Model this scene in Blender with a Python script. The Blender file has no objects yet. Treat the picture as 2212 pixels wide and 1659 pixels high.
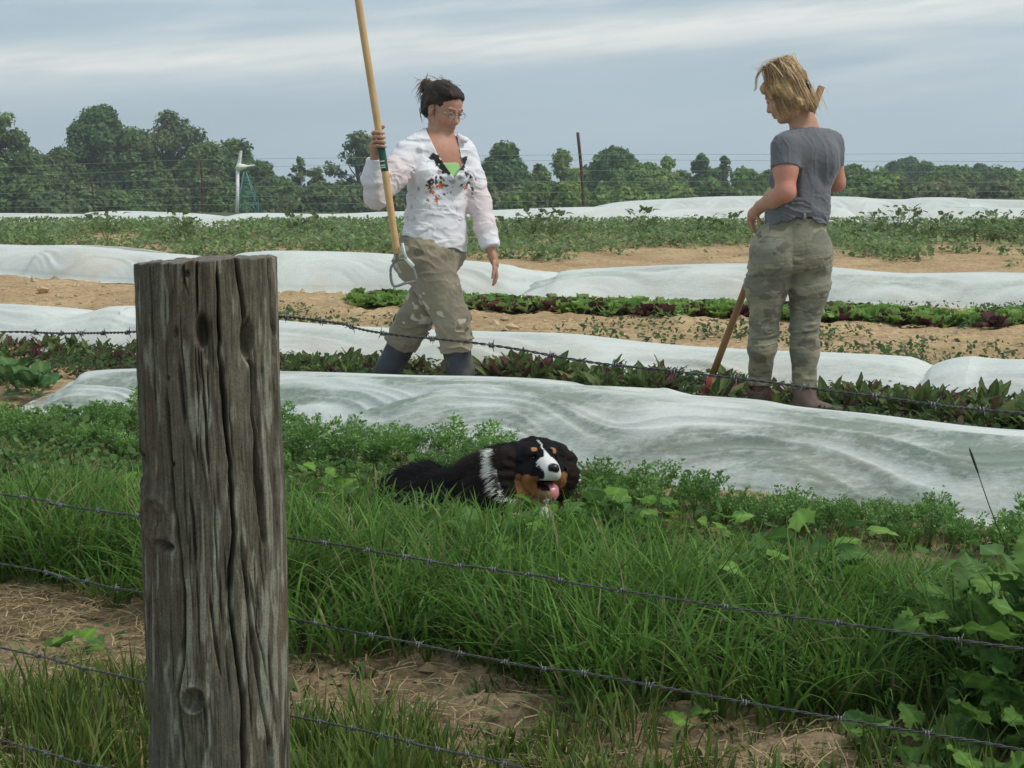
import bpy, math, random
import numpy as np
from mathutils import Vector, Matrix
random.seed(7)
rng = np.random.default_rng(11)
S = bpy.context.scene
COL = S.collection
# ------------------------------------------------------------------ camera
# The photograph was measured on a 2212 x 1659 copy; FL is the focal length in its pixels.
FL, CX, CY = 3508.0, 1106.0, 829.5
PITCH = math.radians(6.25)
CAMZ = 1.45
cam_data = bpy.data.cameras.new("camera")
cam = bpy.data.objects.new("camera", cam_data)
COL.objects.link(cam)
cam.location = (0, 0, CAMZ)
cam.rotation_euler = (math.radians(90) - PITCH, 0, 0)
cam_data.sensor_width = 36.0
cam_data.lens = 36.0 * FL / 2212.0
cam_data.clip_start = 0.05
cam_data.clip_end = 4000
cam_data.dof.use_dof = False
S.camera = cam
S.view_settings.view_transform = 'Standard'
S.view_settings.look = 'None'
S.view_settings.exposure = 0.46
S.view_settings.gamma = 1.0
S.view_settings.use_curve_mapping = False
S.cycles.max_bounces = 6
S.cycles.transparent_max_bounces = 8
S.cycles.use_denoising = True
# ------------------------------------------------------------------ world: overcast sky with long pale streaks
SUN_EL, SUN_AZ = math.radians(52), math.radians(105)     # azimuth clockwise from +Y
W = bpy.data.worlds.new("World"); S.world = W; W.use_nodes = True
nt = W.node_tree; nt.nodes.clear()
def N(t, kind, **kw):
    n = t.nodes.new(kind)
    for k, v in kw.items(): setattr(n, k, v)
    return n
def mathn(t, op, a, b=None, clamp=False):
    n = N(t, 'ShaderNodeMath', operation=op); n.use_clamp = clamp
    for i, v in enumerate((a, b)):
        if v is None: continue
        if isinstance(v, (int, float)): n.inputs[i].default_value = v
        else: t.links.new(v, n.inputs[i])
    return n.outputs[0]
def mixc(t, f, a, b, mode='MIX'):
    n = N(t, 'ShaderNodeMix', data_type='RGBA', blend_type=mode)
    for i, v in ((0, f), (6, a), (7, b)):
        if isinstance(v, (int, float)): n.inputs[i].default_value = v
        elif isinstance(v, tuple): n.inputs[i].default_value = (*v[:3], 1)
        else: t.links.new(v, n.inputs[i])
    return n.outputs[2]
def ramp(t, fac, stops, interp='LINEAR'):
    n = N(t, 'ShaderNodeValToRGB'); n.color_ramp.interpolation = interp
    e = n.color_ramp.elements
    while len(e) < len(stops): e.new(0.5)
    for el, (p, c) in zip(e, stops):
        el.position = p; el.color = (*c, 1) if isinstance(c, tuple) else (c, c, c, 1)
    t.links.new(fac, n.inputs[0]); return n.outputs[0]
sky = N(nt, 'ShaderNodeTexSky', sky_type='NISHITA', sun_disc=False, sun_elevation=SUN_EL, sun_rotation=SUN_AZ,
        air_density=1.6, dust_density=3.0, ozone_density=1.2)
tc = N(nt, 'ShaderNodeTexCoord')
sp = N(nt, 'ShaderNodeSeparateXYZ'); nt.links.new(tc.outputs['Generated'], sp.inputs[0])
dx, dy, dz = sp.outputs
def sky_noise(sx, sz, skew, seed, scale=1.0, detail=5, rough=.55):
    c = N(nt, 'ShaderNodeCombineXYZ')
    nt.links.new(mathn(nt, 'MULTIPLY', dx, sx), c.inputs[0])
    nt.links.new(mathn(nt, 'ADD', mathn(nt, 'MULTIPLY', dy, sx), seed), c.inputs[1])
    nt.links.new(mathn(nt, 'ADD', mathn(nt, 'MULTIPLY', dz, sz), mathn(nt, 'MULTIPLY', dx, skew)), c.inputs[2])
    n = N(nt, 'ShaderNodeTexNoise'); n.inputs['Scale'].default_value = scale
    n.inputs['Detail'].default_value = detail; n.inputs['Roughness'].default_value = rough
    nt.links.new(c.outputs[0], n.inputs['Vector']); return n.outputs[0]
n1 = sky_noise(3.0, 26, -2.5, 3.1)
n2 = sky_noise(9.0, 90, -9, 8.7, 1, 4)
n3 = sky_noise(1.6, 9, -.8, 21.0)
base = ramp(nt, n3, [(.30, (2.95, 3.9, 4.7)), (.55, (3.6, 4.6, 5.3)), (.75, (4.5, 5.3, 5.8))])
# long bright streak rising to the right
mid = mathn(nt, 'ADD', mathn(nt, 'MULTIPLY', dx, .065), .098)
off = mathn(nt, 'DIVIDE', mathn(nt, 'SUBTRACT', dz, mathn(nt, 'ADD', mid, mathn(nt, 'MULTIPLY', mathn(nt, 'SUBTRACT', n1, .5), .032))), .0135)
band = mathn(nt, 'POWER', 2.718, mathn(nt, 'MULTIPLY', mathn(nt, 'MULTIPLY', off, off), -1.0))
wisps = ramp(nt, n2, [(.38, 0.0), (.58, 1.0)])
patch = ramp(nt, n1, [(.46, 0.0), (.62, 1.0)])
f1 = mathn(nt, 'MULTIPLY', band, mathn(nt, 'ADD', mathn(nt, 'MULTIPLY', wisps, .5), .5), True)
f2 = mathn(nt, 'MULTIPLY', mathn(nt, 'MULTIPLY', patch, mathn(nt, 'ADD', mathn(nt, 'MULTIPLY', wisps, .3), .5)), mathn(nt, 'MULTIPLY', mathn(nt, 'SUBTRACT', dz, .035), 14, True))
fall = mathn(nt, 'MAXIMUM', f1, mathn(nt, 'MULTIPLY', f2, .8), True)
cl = mixc(nt, mathn(nt, 'MULTIPLY', fall, .85), base, (7.0, 7.05, 6.8))
allsky = mixc(nt, .86, sky.outputs[0], cl)
bg = N(nt, 'ShaderNodeBackground'); bg.inputs['Strength'].default_value = .1
nt.links.new(allsky, bg.inputs['Color'])
wo = N(nt, 'ShaderNodeOutputWorld'); nt.links.new(bg.outputs[0], wo.inputs['Surface'])
# ------------------------------------------------------------------ sun (soft, through thin cloud)
sl = bpy.data.lights.new("sun", 'SUN'); sl.energy = 1.6; sl.angle = math.radians(14); sl.color = (1, .955, .88)
so = bpy.data.objects.new("sun", sl); COL.objects.link(so)
sd = Vector((math.sin(SUN_AZ)*math.cos(SUN_EL), math.cos(SUN_AZ)*math.cos(SUN_EL), math.sin(SUN_EL)))
so.rotation_euler = sd.to_track_quat('Z', 'Y').to_euler(); so.location = (0, 0, 30)

# ------------------------------------------------------------------ measuring helpers
_f = np.array((0, math.cos(PITCH), -math.sin(PITCH))); _u = np.array((0, math.sin(PITCH), math.cos(PITCH)))
def ray(px, row):
    px = np.asarray(px, float); row = np.asarray(row, float)
    return _f + ((px - CX)/FL)[..., None]*np.array((1., 0, 0)) - ((row - CY)/FL)[..., None]*_u
def P(px, row, depth):
    """world point seen at (px,row) at world Y = depth"""
    d = ray(px, row); t = np.asarray(depth, float)/d[..., 1]
    return d*t[..., None] + np.array((0, 0, CAMZ))
_gy = np.array([-80, -10, 1, 2.3, 3.4, 4.5, 6, 7.5, 10, 13.6, 18, 25, 28, 32, 60, 150, 400, 3000.])
_gz = np.array([.0, .02, .12, .19, .245, .32, .405, .462, .535, .636, .80, 1.10, 1.17, 1.16, 1.05, .9, .5, .0])
_ys = np.concatenate([np.linspace(-80, 0, 80, endpoint=False), np.linspace(0, 40, 1600, endpoint=False), np.linspace(40, 3000, 1500)])
_zs = np.interp(_ys, _gy, _gz)
_k = np.ones(41)/41
_zs[100:1660] = np.convolve(np.pad(_zs, 20, mode='edge'), _k, 'valid')[100:1660]
def gz(y): return np.interp(y, _ys, _zs)
def project(p):
    q = np.asarray(p, float) - np.array((0, 0, CAMZ))
    d = q @ _f
    return CX + FL*q[..., 0]/d, CY - FL*(q @ _u)/d
def G(px, row):
    """ground point seen at (px,row)"""
    d = ray(px, row); ys = np.geomspace(.8, 400, 2500)
    out = []
    for dd in np.atleast_2d(d):
        h = CAMZ + dd[2]/dd[1]*ys - gz(ys)
        i = int(np.argmax(h < 0)) if (h < 0).any() else len(ys) - 1
        y = ys[max(i-1, 0)] + (ys[i]-ys[max(i-1, 0)])*(h[max(i-1, 0)]/(h[max(i-1, 0)]-h[i] + 1e-12)) if i else ys[0]
        out.append((dd[0]/dd[1]*y, y, gz(y)))
    return np.array(out) if np.ndim(px) else np.array(out[0])
# ------------------------------------------------------------------ numpy value noise
def _hash(i, j, k, s):
    n = (i*374761393 + j*668265263 + k*2147483647 + s*974711).astype(np.int64) & 0xffffffff
    n = ((n ^ (n >> 13))*1274126177) & 0xffffffff
    n = ((n ^ (n >> 16))*2246822519) & 0xffffffff
    return ((n ^ (n >> 15)) & 0xffff)/65535.0
def vnoise(p, s=0):
    p = np.asarray(p, float); i = np.floor(p).astype(np.int64); f = p - i; f = f*f*(3-2*f)
    r = 0
    for a in (0, 1):
        for b in (0, 1):
            for c in (0, 1):
                w = (f[..., 0] if a else 1-f[..., 0])*(f[..., 1] if b else 1-f[..., 1])*(f[..., 2] if c else 1-f[..., 2])
                r = r + w*_hash(i[..., 0]+a, i[..., 1]+b, i[..., 2]+c, s)
    return r*2-1
def fbm(p, o=3, s=0, g=.5):
    p = np.asarray(p, float); r = 0; a = 1
    for k in range(o):
        r = r + a*vnoise(p*2**k, s+k); a *= g
    return r
def sstep(a, b, x):
    t = np.clip((x-a)/(b-a), 0, 1); return t*t*(3-2*t)
def n3d(a): return a/np.maximum(np.linalg.norm(a, axis=-1, keepdims=True), 1e-9)
# ------------------------------------------------------------------ mesh and object helpers
def mesh(name, V, F, cols=None, smooth=True, mat=None, FM=None):
    """V (n,3); F (m,k) array or list of arrays; cols (n,3) per vertex"""
    me = bpy.data.meshes.new(name)
    V = np.ascontiguousarray(V, np.float32)
    Fs = [np.asarray(f, np.int32) for f in (F if isinstance(F, list) else [F]) if len(f)]
    nl = sum(f.size for f in Fs); nf = sum(len(f) for f in Fs)
    me.vertices.add(len(V)); me.vertices.foreach_set('co', V.ravel())
    me.loops.add(nl); me.polygons.add(nf)
    me.loops.foreach_set('vertex_index', np.concatenate([f.ravel() for f in Fs]))
    tot = np.concatenate([np.full(len(f), f.shape[1], np.int32) for f in Fs])
    st = np.concatenate([[0], np.cumsum(tot)[:-1]]).astype(np.int32)
    me.polygons.foreach_set('loop_start', st)
    me.polygons.foreach_set('use_smooth', np.full(nf, bool(smooth)))
    me.update(calc_edges=True)
    if cols is not None:
        a = me.color_attributes.new('Col', 'FLOAT_COLOR', 'POINT')
        c = np.ones((len(V), 4), np.float32); c[:, :3] = cols
        a.data.foreach_set('color', c.ravel())
    if mat: me.materials.append(mat)
    me.validate()
    return me
def obj(name, me, parent=None, loc=None, rot=None, label=None, cat=None, group=None, kind=None, scale=None):
    o = bpy.data.objects.new(name, me); COL.objects.link(o)
    if parent: o.parent = parent
    if loc is not None: o.location = [float(v) for v in loc]
    if rot is not None: o.rotation_euler = rot
    if scale is not None: o.scale = scale
    if label: o['label'] = label
    if cat: o['category'] = cat
    if group: o['group'] = group
    if kind: o['kind'] = kind
    return o
class MB:
    """collects vertices, faces and colours"""
    def __init__(s): s.V, s.C, s.Q, s.T, s.n = [], [], [], [], 0
    def add(s, V, Q=None, T=None, col=(1, 1, 1)):
        V = np.asarray(V, float); c = np.asarray(col, float)
        s.V.append(V); s.C.append(np.broadcast_to(c, V.shape) if c.ndim == 1 else c)
        if Q is not None and len(Q): s.Q.append(np.asarray(Q)+s.n)
        if T is not None and len(T): s.T.append(np.asarray(T)+s.n)
        s.n += len(V)
    def tube(s, pts, r, k=8, col=(1, 1, 1), cap=True, flat=None):
        pts = np.asarray(pts, float); r = np.broadcast_to(np.asarray(r, float), (len(pts),))
        t = n3d(np.gradient(pts, axis=0)); ref = np.array((0, 0, 1.)) if abs(t[0, 2]) < .9 else np.array((1., 0, 0))
        a = n3d(np.cross(t, ref)); b = np.cross(t, a)
        th = np.arange(k)*2*math.pi/k
        V = pts[:, None] + r[:, None, None]*(np.cos(th)[None, :, None]*a[:, None] + np.sin(th)[None, :, None]*b[:, None]*(flat or 1))
        n = len(pts); i = np.arange(n-1)[:, None]*k; j = np.arange(k)[None]; j2 = (j+1) % k
        Q = np.stack([i+j, i+j2, i+k+j2, i+k+j], -1).reshape(-1, 4)
        V = V.reshape(-1, 3); T = []
        if cap:
            V = np.concatenate([V, pts[:1], pts[-1:]]); c0, c1 = n*k, n*k+1; j = np.arange(k); j2 = (j+1) % k
            T = np.concatenate([np.stack([np.full(k, c0), j2, j], -1), np.stack([np.full(k, c1), (n-1)*k+j, (n-1)*k+j2], -1)])
        s.add(V, Q, T, col)
    def box(s, c, size, R=None, col=(1, 1, 1)):
        v = np.array([(x, y, z) for x in (-.5, .5) for y in (-.5, .5) for z in (-.5, .5)])*np.asarray(size)
        if R is not None: v = v @ np.asarray(R).T
        s.add(v+np.asarray(c), [(0, 1, 3, 2), (4, 6, 7, 5), (0, 4, 5, 1), (2, 3, 7, 6), (0, 2, 6, 4), (1, 5, 7, 3)], col=col)
    def me(s, name, mat, smooth=True):
        return mesh(name, np.concatenate(s.V), [np.concatenate(q) for q in (s.Q, s.T) if q], np.concatenate(s.C), smooth, mat)
def tubepath(pts, n):
    """Catmull-Rom resample of a polyline"""
    p = np.asarray(pts, float); p = np.concatenate([[2*p[0]-p[1]], p, [2*p[-1]-p[-2]]])
    u = np.linspace(0, len(pts)-1-1e-6, n); i = u.astype(int); f = (u-i)[:, None]
    a, b, c, d = p[i], p[i+1], p[i+2], p[i+3]
    return .5*(2*b+(c-a)*f+(2*a-5*b+4*c-d)*f*f+(3*b-a-3*c+d)*f**3)
def copy_tree(root, loc, rot=None, scale=None, label=None, group=None):
    r = root.copy(); COL.objects.link(r); r.location = [float(v) for v in loc]
    if rot is not None: r.rotation_euler = rot
    if scale is not None: r.scale = scale
    if label: r['label'] = label
    if group: r['group'] = group
    for ch in root.children:
        c = ch.copy(); COL.objects.link(c); c.parent = r
    return r
# ------------------------------------------------------------------ materials
def material(name, rough=.8, col=None, attr=True, spec=.3, noise=None, bump=None, transl=0, transp=0, metal=0, sheen=0, tint=None):
    """attr: multiply vertex colour; noise: (scale, low, high) brightness variation; bump: list of (scale, strength, distance)"""
    m = bpy.data.materials.new(name); m.use_nodes = True; t = m.node_tree; t.nodes.clear()
    b = N(t, 'ShaderNodeBsdfPrincipled'); o = N(t, 'ShaderNodeOutputMaterial')
    b.inputs['Roughness'].default_value = rough; b.inputs['Specular IOR Level'].default_value = spec
    b.inputs['Metallic'].default_value = metal
    if sheen: b.inputs['Sheen Weight'].default_value = sheen
    c = None
    if attr:
        a = N(t, 'ShaderNodeVertexColor', layer_name='Col'); c = a.outputs[0]
    elif col:
        rg = N(t, 'ShaderNodeRGB'); rg.outputs[0].default_value = (*col, 1); c = rg.outputs[0]
    co = N(t, 'ShaderNodeTexCoord').outputs['Object']
    if noise:
        for sc, lo, hi in (noise if isinstance(noise, list) else [noise]):
            n = N(t, 'ShaderNodeTexNoise'); n.inputs['Scale'].default_value = sc; n.inputs['Detail'].default_value = 4
            t.links.new(co, n.inputs['Vector'])
            c = mixc(t, 1.0, c, ramp(t, n.outputs[0], [(.3, lo), (.7, hi)]), 'MULTIPLY')
    if tint:   # per object variation
        oi = N(t, 'ShaderNodeObjectInfo')
        c = mixc(t, 1.0, c, ramp(t, oi.outputs['Random'], [(0, tint[0]), (1, tint[1])]), 'MULTIPLY')
    t.links.new(c, b.inputs['Base Color'])
    if bump:
        h = None
        for sc, st, dist in bump:
            n = N(t, 'ShaderNodeTexNoise'); n.inputs['Detail'].default_value = 3
            if isinstance(sc, tuple):
                mp = N(t, 'ShaderNodeMapping'); mp.inputs['Scale'].default_value = sc; t.links.new(co, mp.inputs[0]); t.links.new(mp.outputs[0], n.inputs['Vector']); n.inputs['Scale'].default_value = 1
            else:
                n.inputs['Scale'].default_value = sc; t.links.new(co, n.inputs['Vector'])
            bp = N(t, 'ShaderNodeBump'); bp.inputs['Strength'].default_value = st; bp.inputs['Distance'].default_value = dist
            t.links.new(n.outputs[0], bp.inputs['Height'])
            if h: t.links.new(h, bp.inputs['Normal'])
            h = bp.outputs[0]
        t.links.new(h, b.inputs['Normal'])
    sh = b.outputs[0]
    if transl:
        tr = N(t, 'ShaderNodeBsdfTranslucent'); t.links.new(c, tr.inputs['Color'])
        mx = N(t, 'ShaderNodeMixShader'); mx.inputs[0].default_value = transl
        t.links.new(sh, mx.inputs[1]); t.links.new(tr.outputs[0], mx.inputs[2]); sh = mx.outputs[0]
    if transp:
        tr = N(t, 'ShaderNodeBsdfTransparent')
        mx = N(t, 'ShaderNodeMixShader'); mx.inputs[0].default_value = transp
        t.links.new(sh, mx.inputs[1]); t.links.new(tr.outputs[0], mx.inputs[2]); sh = mx.outputs[0]
    t.links.new(sh, o.inputs[0])
    return m
M_leaf = material('leaf', .62, transl=.36, spec=.18, tint=((.85, .85, .8), (1.15, 1.1, 1.05)))
M_grass = material('grass_blade', .6, transl=.38, spec=.16)
M_tree = material('tree_leaf', .8, transl=.38, spec=.05)
M_bark = material('bark', .9, noise=(6, .6, 1.2), bump=[((4, 4, 1), .6, .05)])
M_metal = material('painted_metal', .5, spec=.5)
M_rust = material('rusty_metal', .8, noise=(15, .6, 1.3))
# ------------------------------------------------------------------ ground: one sheet to the horizon
def soil_relief(x, y):
    p = np.stack([x, y, np.zeros_like(x)], -1)
    near = np.clip(1.4 - np.abs(y)/28, .0, 1)
    r = .018*fbm(p*2.2, 2, 3) + .016*fbm(p*7, 3, 9)*near
    cl = np.maximum(vnoise(p*13, 17), 0)**1.5*.028*near
    return r*np.clip(near+.2, 0, 1) + cl
def ground_at(x, y):
    return gz(y) + .018*fbm(np.stack([x, y, 0*x], -1)*2.2, 2, 3)*np.clip(1.6-np.abs(y)/28, .2, 1)
ys = [-60, -25, -10, -4, -1.5, 0, 1, 1.6, 2.0]
while ys[-1] < 34: ys.append(ys[-1]*1.0062 + .0015)
while ys[-1] < 3000: ys.append(ys[-1]*1.09)
ys = np.array(ys); us = np.linspace(-1, 1, 361); us = np.sign(us)*np.abs(us)**1.12
gw = np.where(ys < 3, 4.5, .52*np.abs(ys) + 3); gw = np.maximum(gw, np.where(ys < 1, 20, 0))
GX = us[None]*gw[:, None]; GY = np.repeat(ys[:, None], 361, 1)
GZ = gz(GY) + soil_relief(GX, GY)
i = np.arange(len(ys)-1)[:, None]*361; j = np.arange(360)[None]
F = np.stack([i+j, i+j+1, i+361+j+1, i+361+j], -1).reshape(-1, 4)
m = bpy.data.materials.new('sandy_soil'); m.use_nodes = True; t = m.node_tree; t.nodes.clear()
co = N(t, 'ShaderNodeTexCoord').outputs['Object']
def tn(scale, detail=5, rough=.6, vec=None, t=t):
    n = N(t, 'ShaderNodeTexNoise'); n.inputs['Scale'].default_value = scale; n.inputs['Detail'].default_value = detail
    n.inputs['Roughness'].default_value = rough; t.links.new(vec or co, n.inputs['Vector']); return n.outputs[0]
c1 = ramp(t, tn(1.2), [(.3, (.36, .245, .13)), (.55, (.49, .345, .19)), (.75, (.57, .42, .245))])
c1 = mixc(t, 1, c1, ramp(t, tn(22, 4), [(.3, (.62, .6, .58)), (.6, (1.08, 1.08, 1.08))]), 'MULTIPLY')
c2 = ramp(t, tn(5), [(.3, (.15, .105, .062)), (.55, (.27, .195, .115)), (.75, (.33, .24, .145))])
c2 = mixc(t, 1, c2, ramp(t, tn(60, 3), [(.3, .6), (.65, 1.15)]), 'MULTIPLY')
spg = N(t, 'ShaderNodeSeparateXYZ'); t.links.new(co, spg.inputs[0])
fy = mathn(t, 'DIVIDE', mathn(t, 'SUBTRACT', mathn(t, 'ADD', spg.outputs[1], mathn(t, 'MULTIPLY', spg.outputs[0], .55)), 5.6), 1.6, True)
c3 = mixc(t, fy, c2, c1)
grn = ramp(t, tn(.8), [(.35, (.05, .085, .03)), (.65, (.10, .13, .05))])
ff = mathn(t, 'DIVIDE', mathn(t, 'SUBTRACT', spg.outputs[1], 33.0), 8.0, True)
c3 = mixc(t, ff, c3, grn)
# low green film of seedlings on the bare earth
wd = mathn(t, 'MULTIPLY', ramp(t, tn(3.5, 6, .7), [(.55, 0.0), (.68, .45)]), mathn(t, 'SUBTRACT', 1.0, ff, True))
c3 = mixc(t, wd, c3, (.12, .15, .05))
b = N(t, 'ShaderNodeBsdfPrincipled'); b.inputs['Roughness'].default_value = .95; b.inputs['Specular IOR Level'].default_value = .15
t.links.new(c3, b.inputs['Base Color'])
bp = N(t, 'ShaderNodeBump'); bp.inputs['Strength'].default_value = .8; bp.inputs['Distance'].default_value = .02; t.links.new(tn(45, 5), bp.inputs['Height'])
t.links.new(bp.outputs[0], b.inputs['Normal'])
o_ = N(t, 'ShaderNodeOutputMaterial'); t.links.new(b.outputs[0], o_.inputs[0])
M_soil = m
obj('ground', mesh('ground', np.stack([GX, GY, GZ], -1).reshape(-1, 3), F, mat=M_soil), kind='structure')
# ------------------------------------------------------------------ clods of earth (nobody could count them)
def lumps(n, px, rows, size, col, seed, name, kindlabel):
    r = np.random.default_rng(seed); mb = MB()
    g = G(r.uniform(px[0], px[1], n), r.uniform(rows[0], rows[1], n))
    ph = np.array([(0, 0, 1), (1, 0, 0), (0, 1, 0), (-1, 0, 0), (0, -1, 0), (0, 0, -1)], float)
    T = np.array([(0, 1, 2), (0, 2, 3), (0, 3, 4), (0, 4, 1), (5, 2, 1), (5, 3, 2), (5, 4, 3), (5, 1, 4)])
    s = size*r.lognormal(0, .45, n)
    V = g[:, None] + (ph[None] + r.normal(0, .25, (n, 6, 3)))*s[:, None, None]*np.array((1, 1, .6))
    V[:, :, 2] += (ground_at(g[:, 0], g[:, 1]) - g[:, 2])[:, None] + .1*s[:, None]
    c = np.asarray(col)*r.uniform(.75, 1.2, (n, 1)); 
    mb.add(V.reshape(-1, 3), None, (T[None] + 6*np.arange(n)[:, None, None]).reshape(-1, 3), np.repeat(c, 6, 0))
    obj(name, mb.me(name, M_clod, False), kind='stuff', label=kindlabel)
M_clod = material('clod', .95, spec=.1, noise=(30, .75, 1.15))
lumps(2600, (-400, 2600), (590, 790), .018, (.48, .36, .23), 5, 'soil_clods', 'loose sandy clods scattered over the bare paths between the beds')
lumps(900, (-200, 2400), (1280, 1750), .011, (.28, .20, .12), 6, 'soil_crumbs', 'brown crumbs of earth on the bare strip by the wire fence')
# ------------------------------------------------------------------ row covers
m = bpy.data.materials.new('row_cover_fabric'); m.use_nodes = True; t = m.node_tree; t.nodes.clear()
co = N(t, 'ShaderNodeTexCoord').outputs['Object']
mp = N(t, 'ShaderNodeMapping'); mp.inputs['Scale'].default_value = (1, 2.2, 3); mp.inputs['Rotation'].default_value = (0, 0, .5); t.links.new(co, mp.inputs[0])
vc = N(t, 'ShaderNodeVertexColor', layer_name='Col')
spc = N(t, 'ShaderNodeSeparateColor'); t.links.new(vc.outputs[0], spc.inputs[0])
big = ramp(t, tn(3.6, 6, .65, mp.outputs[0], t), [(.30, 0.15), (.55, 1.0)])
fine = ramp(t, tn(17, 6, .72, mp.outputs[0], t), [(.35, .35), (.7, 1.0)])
plant_shade = mathn(t, 'MULTIPLY', mathn(t, 'MULTIPLY', big, fine), spc.outputs[0], True)  # painted shade: plants beneath showing dark through the thin cloth
cc = mixc(t, plant_shade, (.76, .795, .75), (.32, .37, .31))
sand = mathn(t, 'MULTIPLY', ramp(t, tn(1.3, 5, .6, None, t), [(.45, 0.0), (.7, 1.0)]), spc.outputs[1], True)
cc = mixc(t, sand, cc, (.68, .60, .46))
cc = mixc(t, 1, cc, ramp(t, tn(50, 3, .7, None, t), [(.3, .93), (.6, 1.02)]), 'MULTIPLY')
b = N(t, 'ShaderNodeBsdfPrincipled'); b.inputs['Roughness'].default_value = .7; b.inputs['Specular IOR Level'].default_value = .15; t.links.new(cc, b.inputs['Base Color'])
bp = N(t, 'ShaderNodeBump'); bp.inputs['Strength'].default_value = .45; bp.inputs['Distance'].default_value = .009; t.links.new(tn(26, 6, .6, mp.outputs[0], t), bp.inputs['Height']); t.links.new(bp.outputs[0], b.inputs['Normal'])
tr = N(t, 'ShaderNodeBsdfTranslucent'); t.links.new(cc, tr.inputs['Color'])
mx = N(t, 'ShaderNodeMixShader'); mx.inputs[0].default_value = .2; t.links.new(b.outputs[0], mx.inputs[1]); t.links.new(tr.outputs[0], mx.inputs[2])
o_ = N(t, 'ShaderNodeOutputMaterial'); t.links.new(mx.outputs[0], o_.inputs[0])
M_cover = m
def row_cover(tab, label, plant_shade=.5, sand=.5, seed=0, back=.85, ns=500, ntt=70, amp=.03, diag=None, lift=0, endl=True, endr=True, group=None, width=.42, folds=1.0, under=None):
    """tab rows: px, crest_row, base_row. Cross-section is an arch of cloth from the front hem over the crest to the back hem."""
    tab = np.array(tab, float)
    px = np.linspace(tab[0, 0], tab[-1, 0], ns)
    u = np.interp(px, tab[:, 0], np.arange(len(tab))); pts = tubepath(tab, 40*len(tab)); 
    cr = np.interp(px, pts[:, 0], pts[:, 1]); br = np.interp(px, pts[:, 0], pts[:, 2])
    bs = G(px, br)
    scale = width
    cd = bs[:, 1] + scale
    cp = P(px, cr, cd)
    h = np.maximum(cp[:, 2] - gz(cd), .04)
    e = np.ones(ns)
    L = np.linalg.norm(bs - bs[0], axis=1); Rr = L[-1]-L
    dirn = n3d(np.gradient(bs, axis=0)); perp = n3d(np.stack([-dirn[:, 1], dirn[:, 0], 0*dirn[:, 0]], -1))
    perp = perp*np.sign(perp[:, 1:2])
    tt = np.linspace(-1, 1, ntt)       # -1 front hem, 0 crest, 1 back hem
    tw = np.where(tt < 0, tt, tt*back)
    V = np.zeros((ns, ntt, 3))
    prof = (1 - np.abs(tt)**2.3)**.9; prof = np.clip(prof, 0, 1)
    for k, tk in enumerate(tt):
        a = 1 + tw[k]
        # front hem at base point, crest above at cd
        xy = bs[:, :2] + perp[:, :2]*(scale/np.maximum(perp[:, 1:2], .5))*a
        xy[:, 0] = bs[:, 0] + (xy[:, 0]-bs[:, 0])
        V[:, k, :2] = xy
    # shift so that the crest line falls where it was measured
    k0 = ntt//2
    dxx = (cp[:, 0]-V[:, k0, 0])[:, None]*(1-np.abs(tt))[None]*.6
    V[:, :, 0] += dxx
    g = gz(V[:, :, 1])
    Q = np.stack([V[:, :, 0], V[:, :, 1], 0*g], -1)
    s_al = L[:, None] + 0*g
    T2 = np.stack([s_al, tt[None]*.8 + 0*g, 0*g + seed*7.3], -1)
    # sags and tents between the hoops, then diagonal pulls in the cloth
    lam = 1.25; wv = 2*math.pi*s_al/lam + 1.1*vnoise(np.stack([s_al*.6, 0*s_al, 0*s_al+seed], -1), seed) + seed*1.7
    tent = np.cos(wv)                       # +1 over a hoop, -1 in the slack between two hoops
    q = tt[None]*.9 + .20*tent*np.clip(-tt[None]*1.6, 0, 1) + .05*vnoise(T2*np.array((1.6, 2, 1)), seed+4)
    def fold(fq, fs, sd, e): return (1-np.sqrt(vnoise(np.stack([q*fq, s_al*fs, 0*s_al+seed*3.1], -1), sd)**2+.006))**e
    w = folds*(.030*tent*(1-np.abs(tt[None]))**.6*np.clip(-tt[None]*3, 0, 1) + .030*vnoise(T2*np.array((1.3, 1.6, 1)), seed)
         + .042*(fold(4.2, .8, seed+13, 5)-.25) + .026*(fold(7.5, 1.1, seed+23, 4)-.25) + .010*(fold(14, 2.0, seed+33, 3)-.3) + .003*fbm(T2*np.array((9, 7, 1)), 2, seed+9))
    mott = vnoise(np.stack([q*5.5, s_al*1.6, 0*s_al+seed], -1), seed+40)*.6 + vnoise(np.stack([q*9, s_al*4, 0*s_al+seed], -1), seed+41)*.4
    edge = (1-np.abs(tt)**4)[None]
    crest = np.exp(-(tt/.38)**2)[None]
    w = w*edge*(1-.94*crest)*np.where(tt > 0, .35, 1)[None]
    Z = g + h[:, None]*prof[None] + w + .006 + lift*edge
    # close the ends down to the ground
    if under is not None:
        ul = under[0]+(under[1]-under[0])*(tt+1); Z = Z - .10*sstep(15, 90, px[:, None]-ul[None])
    if endl: Z = g + (Z-g)*np.clip(L/.15, 0, 1)[:, None]**.5
    if endr: Z = g + (Z-g)*np.clip(Rr/.35, 0, 1)[:, None]**.5
    hem = (np.abs(tt)[None] > .96)
    Z = np.where(hem, g + .012 + .008*vnoise(T2*6, seed+3), np.maximum(Z, g+.014))
    V[:, :, 2] = Z
    # loose ragged hem lying out on the soil
    V[:, 0, 1] -= .05 + .05*vnoise(np.stack([L*3, 0*L, 0*L+seed], -1)); 
    hemz = ground_at(V[:, 0, 0], V[:, 0, 1]); V[:, 0, 2] = hemz + .004
    i = np.arange(ns-1)[:, None]*ntt; j = np.arange(ntt-1)[None]
    F = np.stack([i+j, i+ntt+j, i+ntt+j+1, i+j+1], -1)
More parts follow.
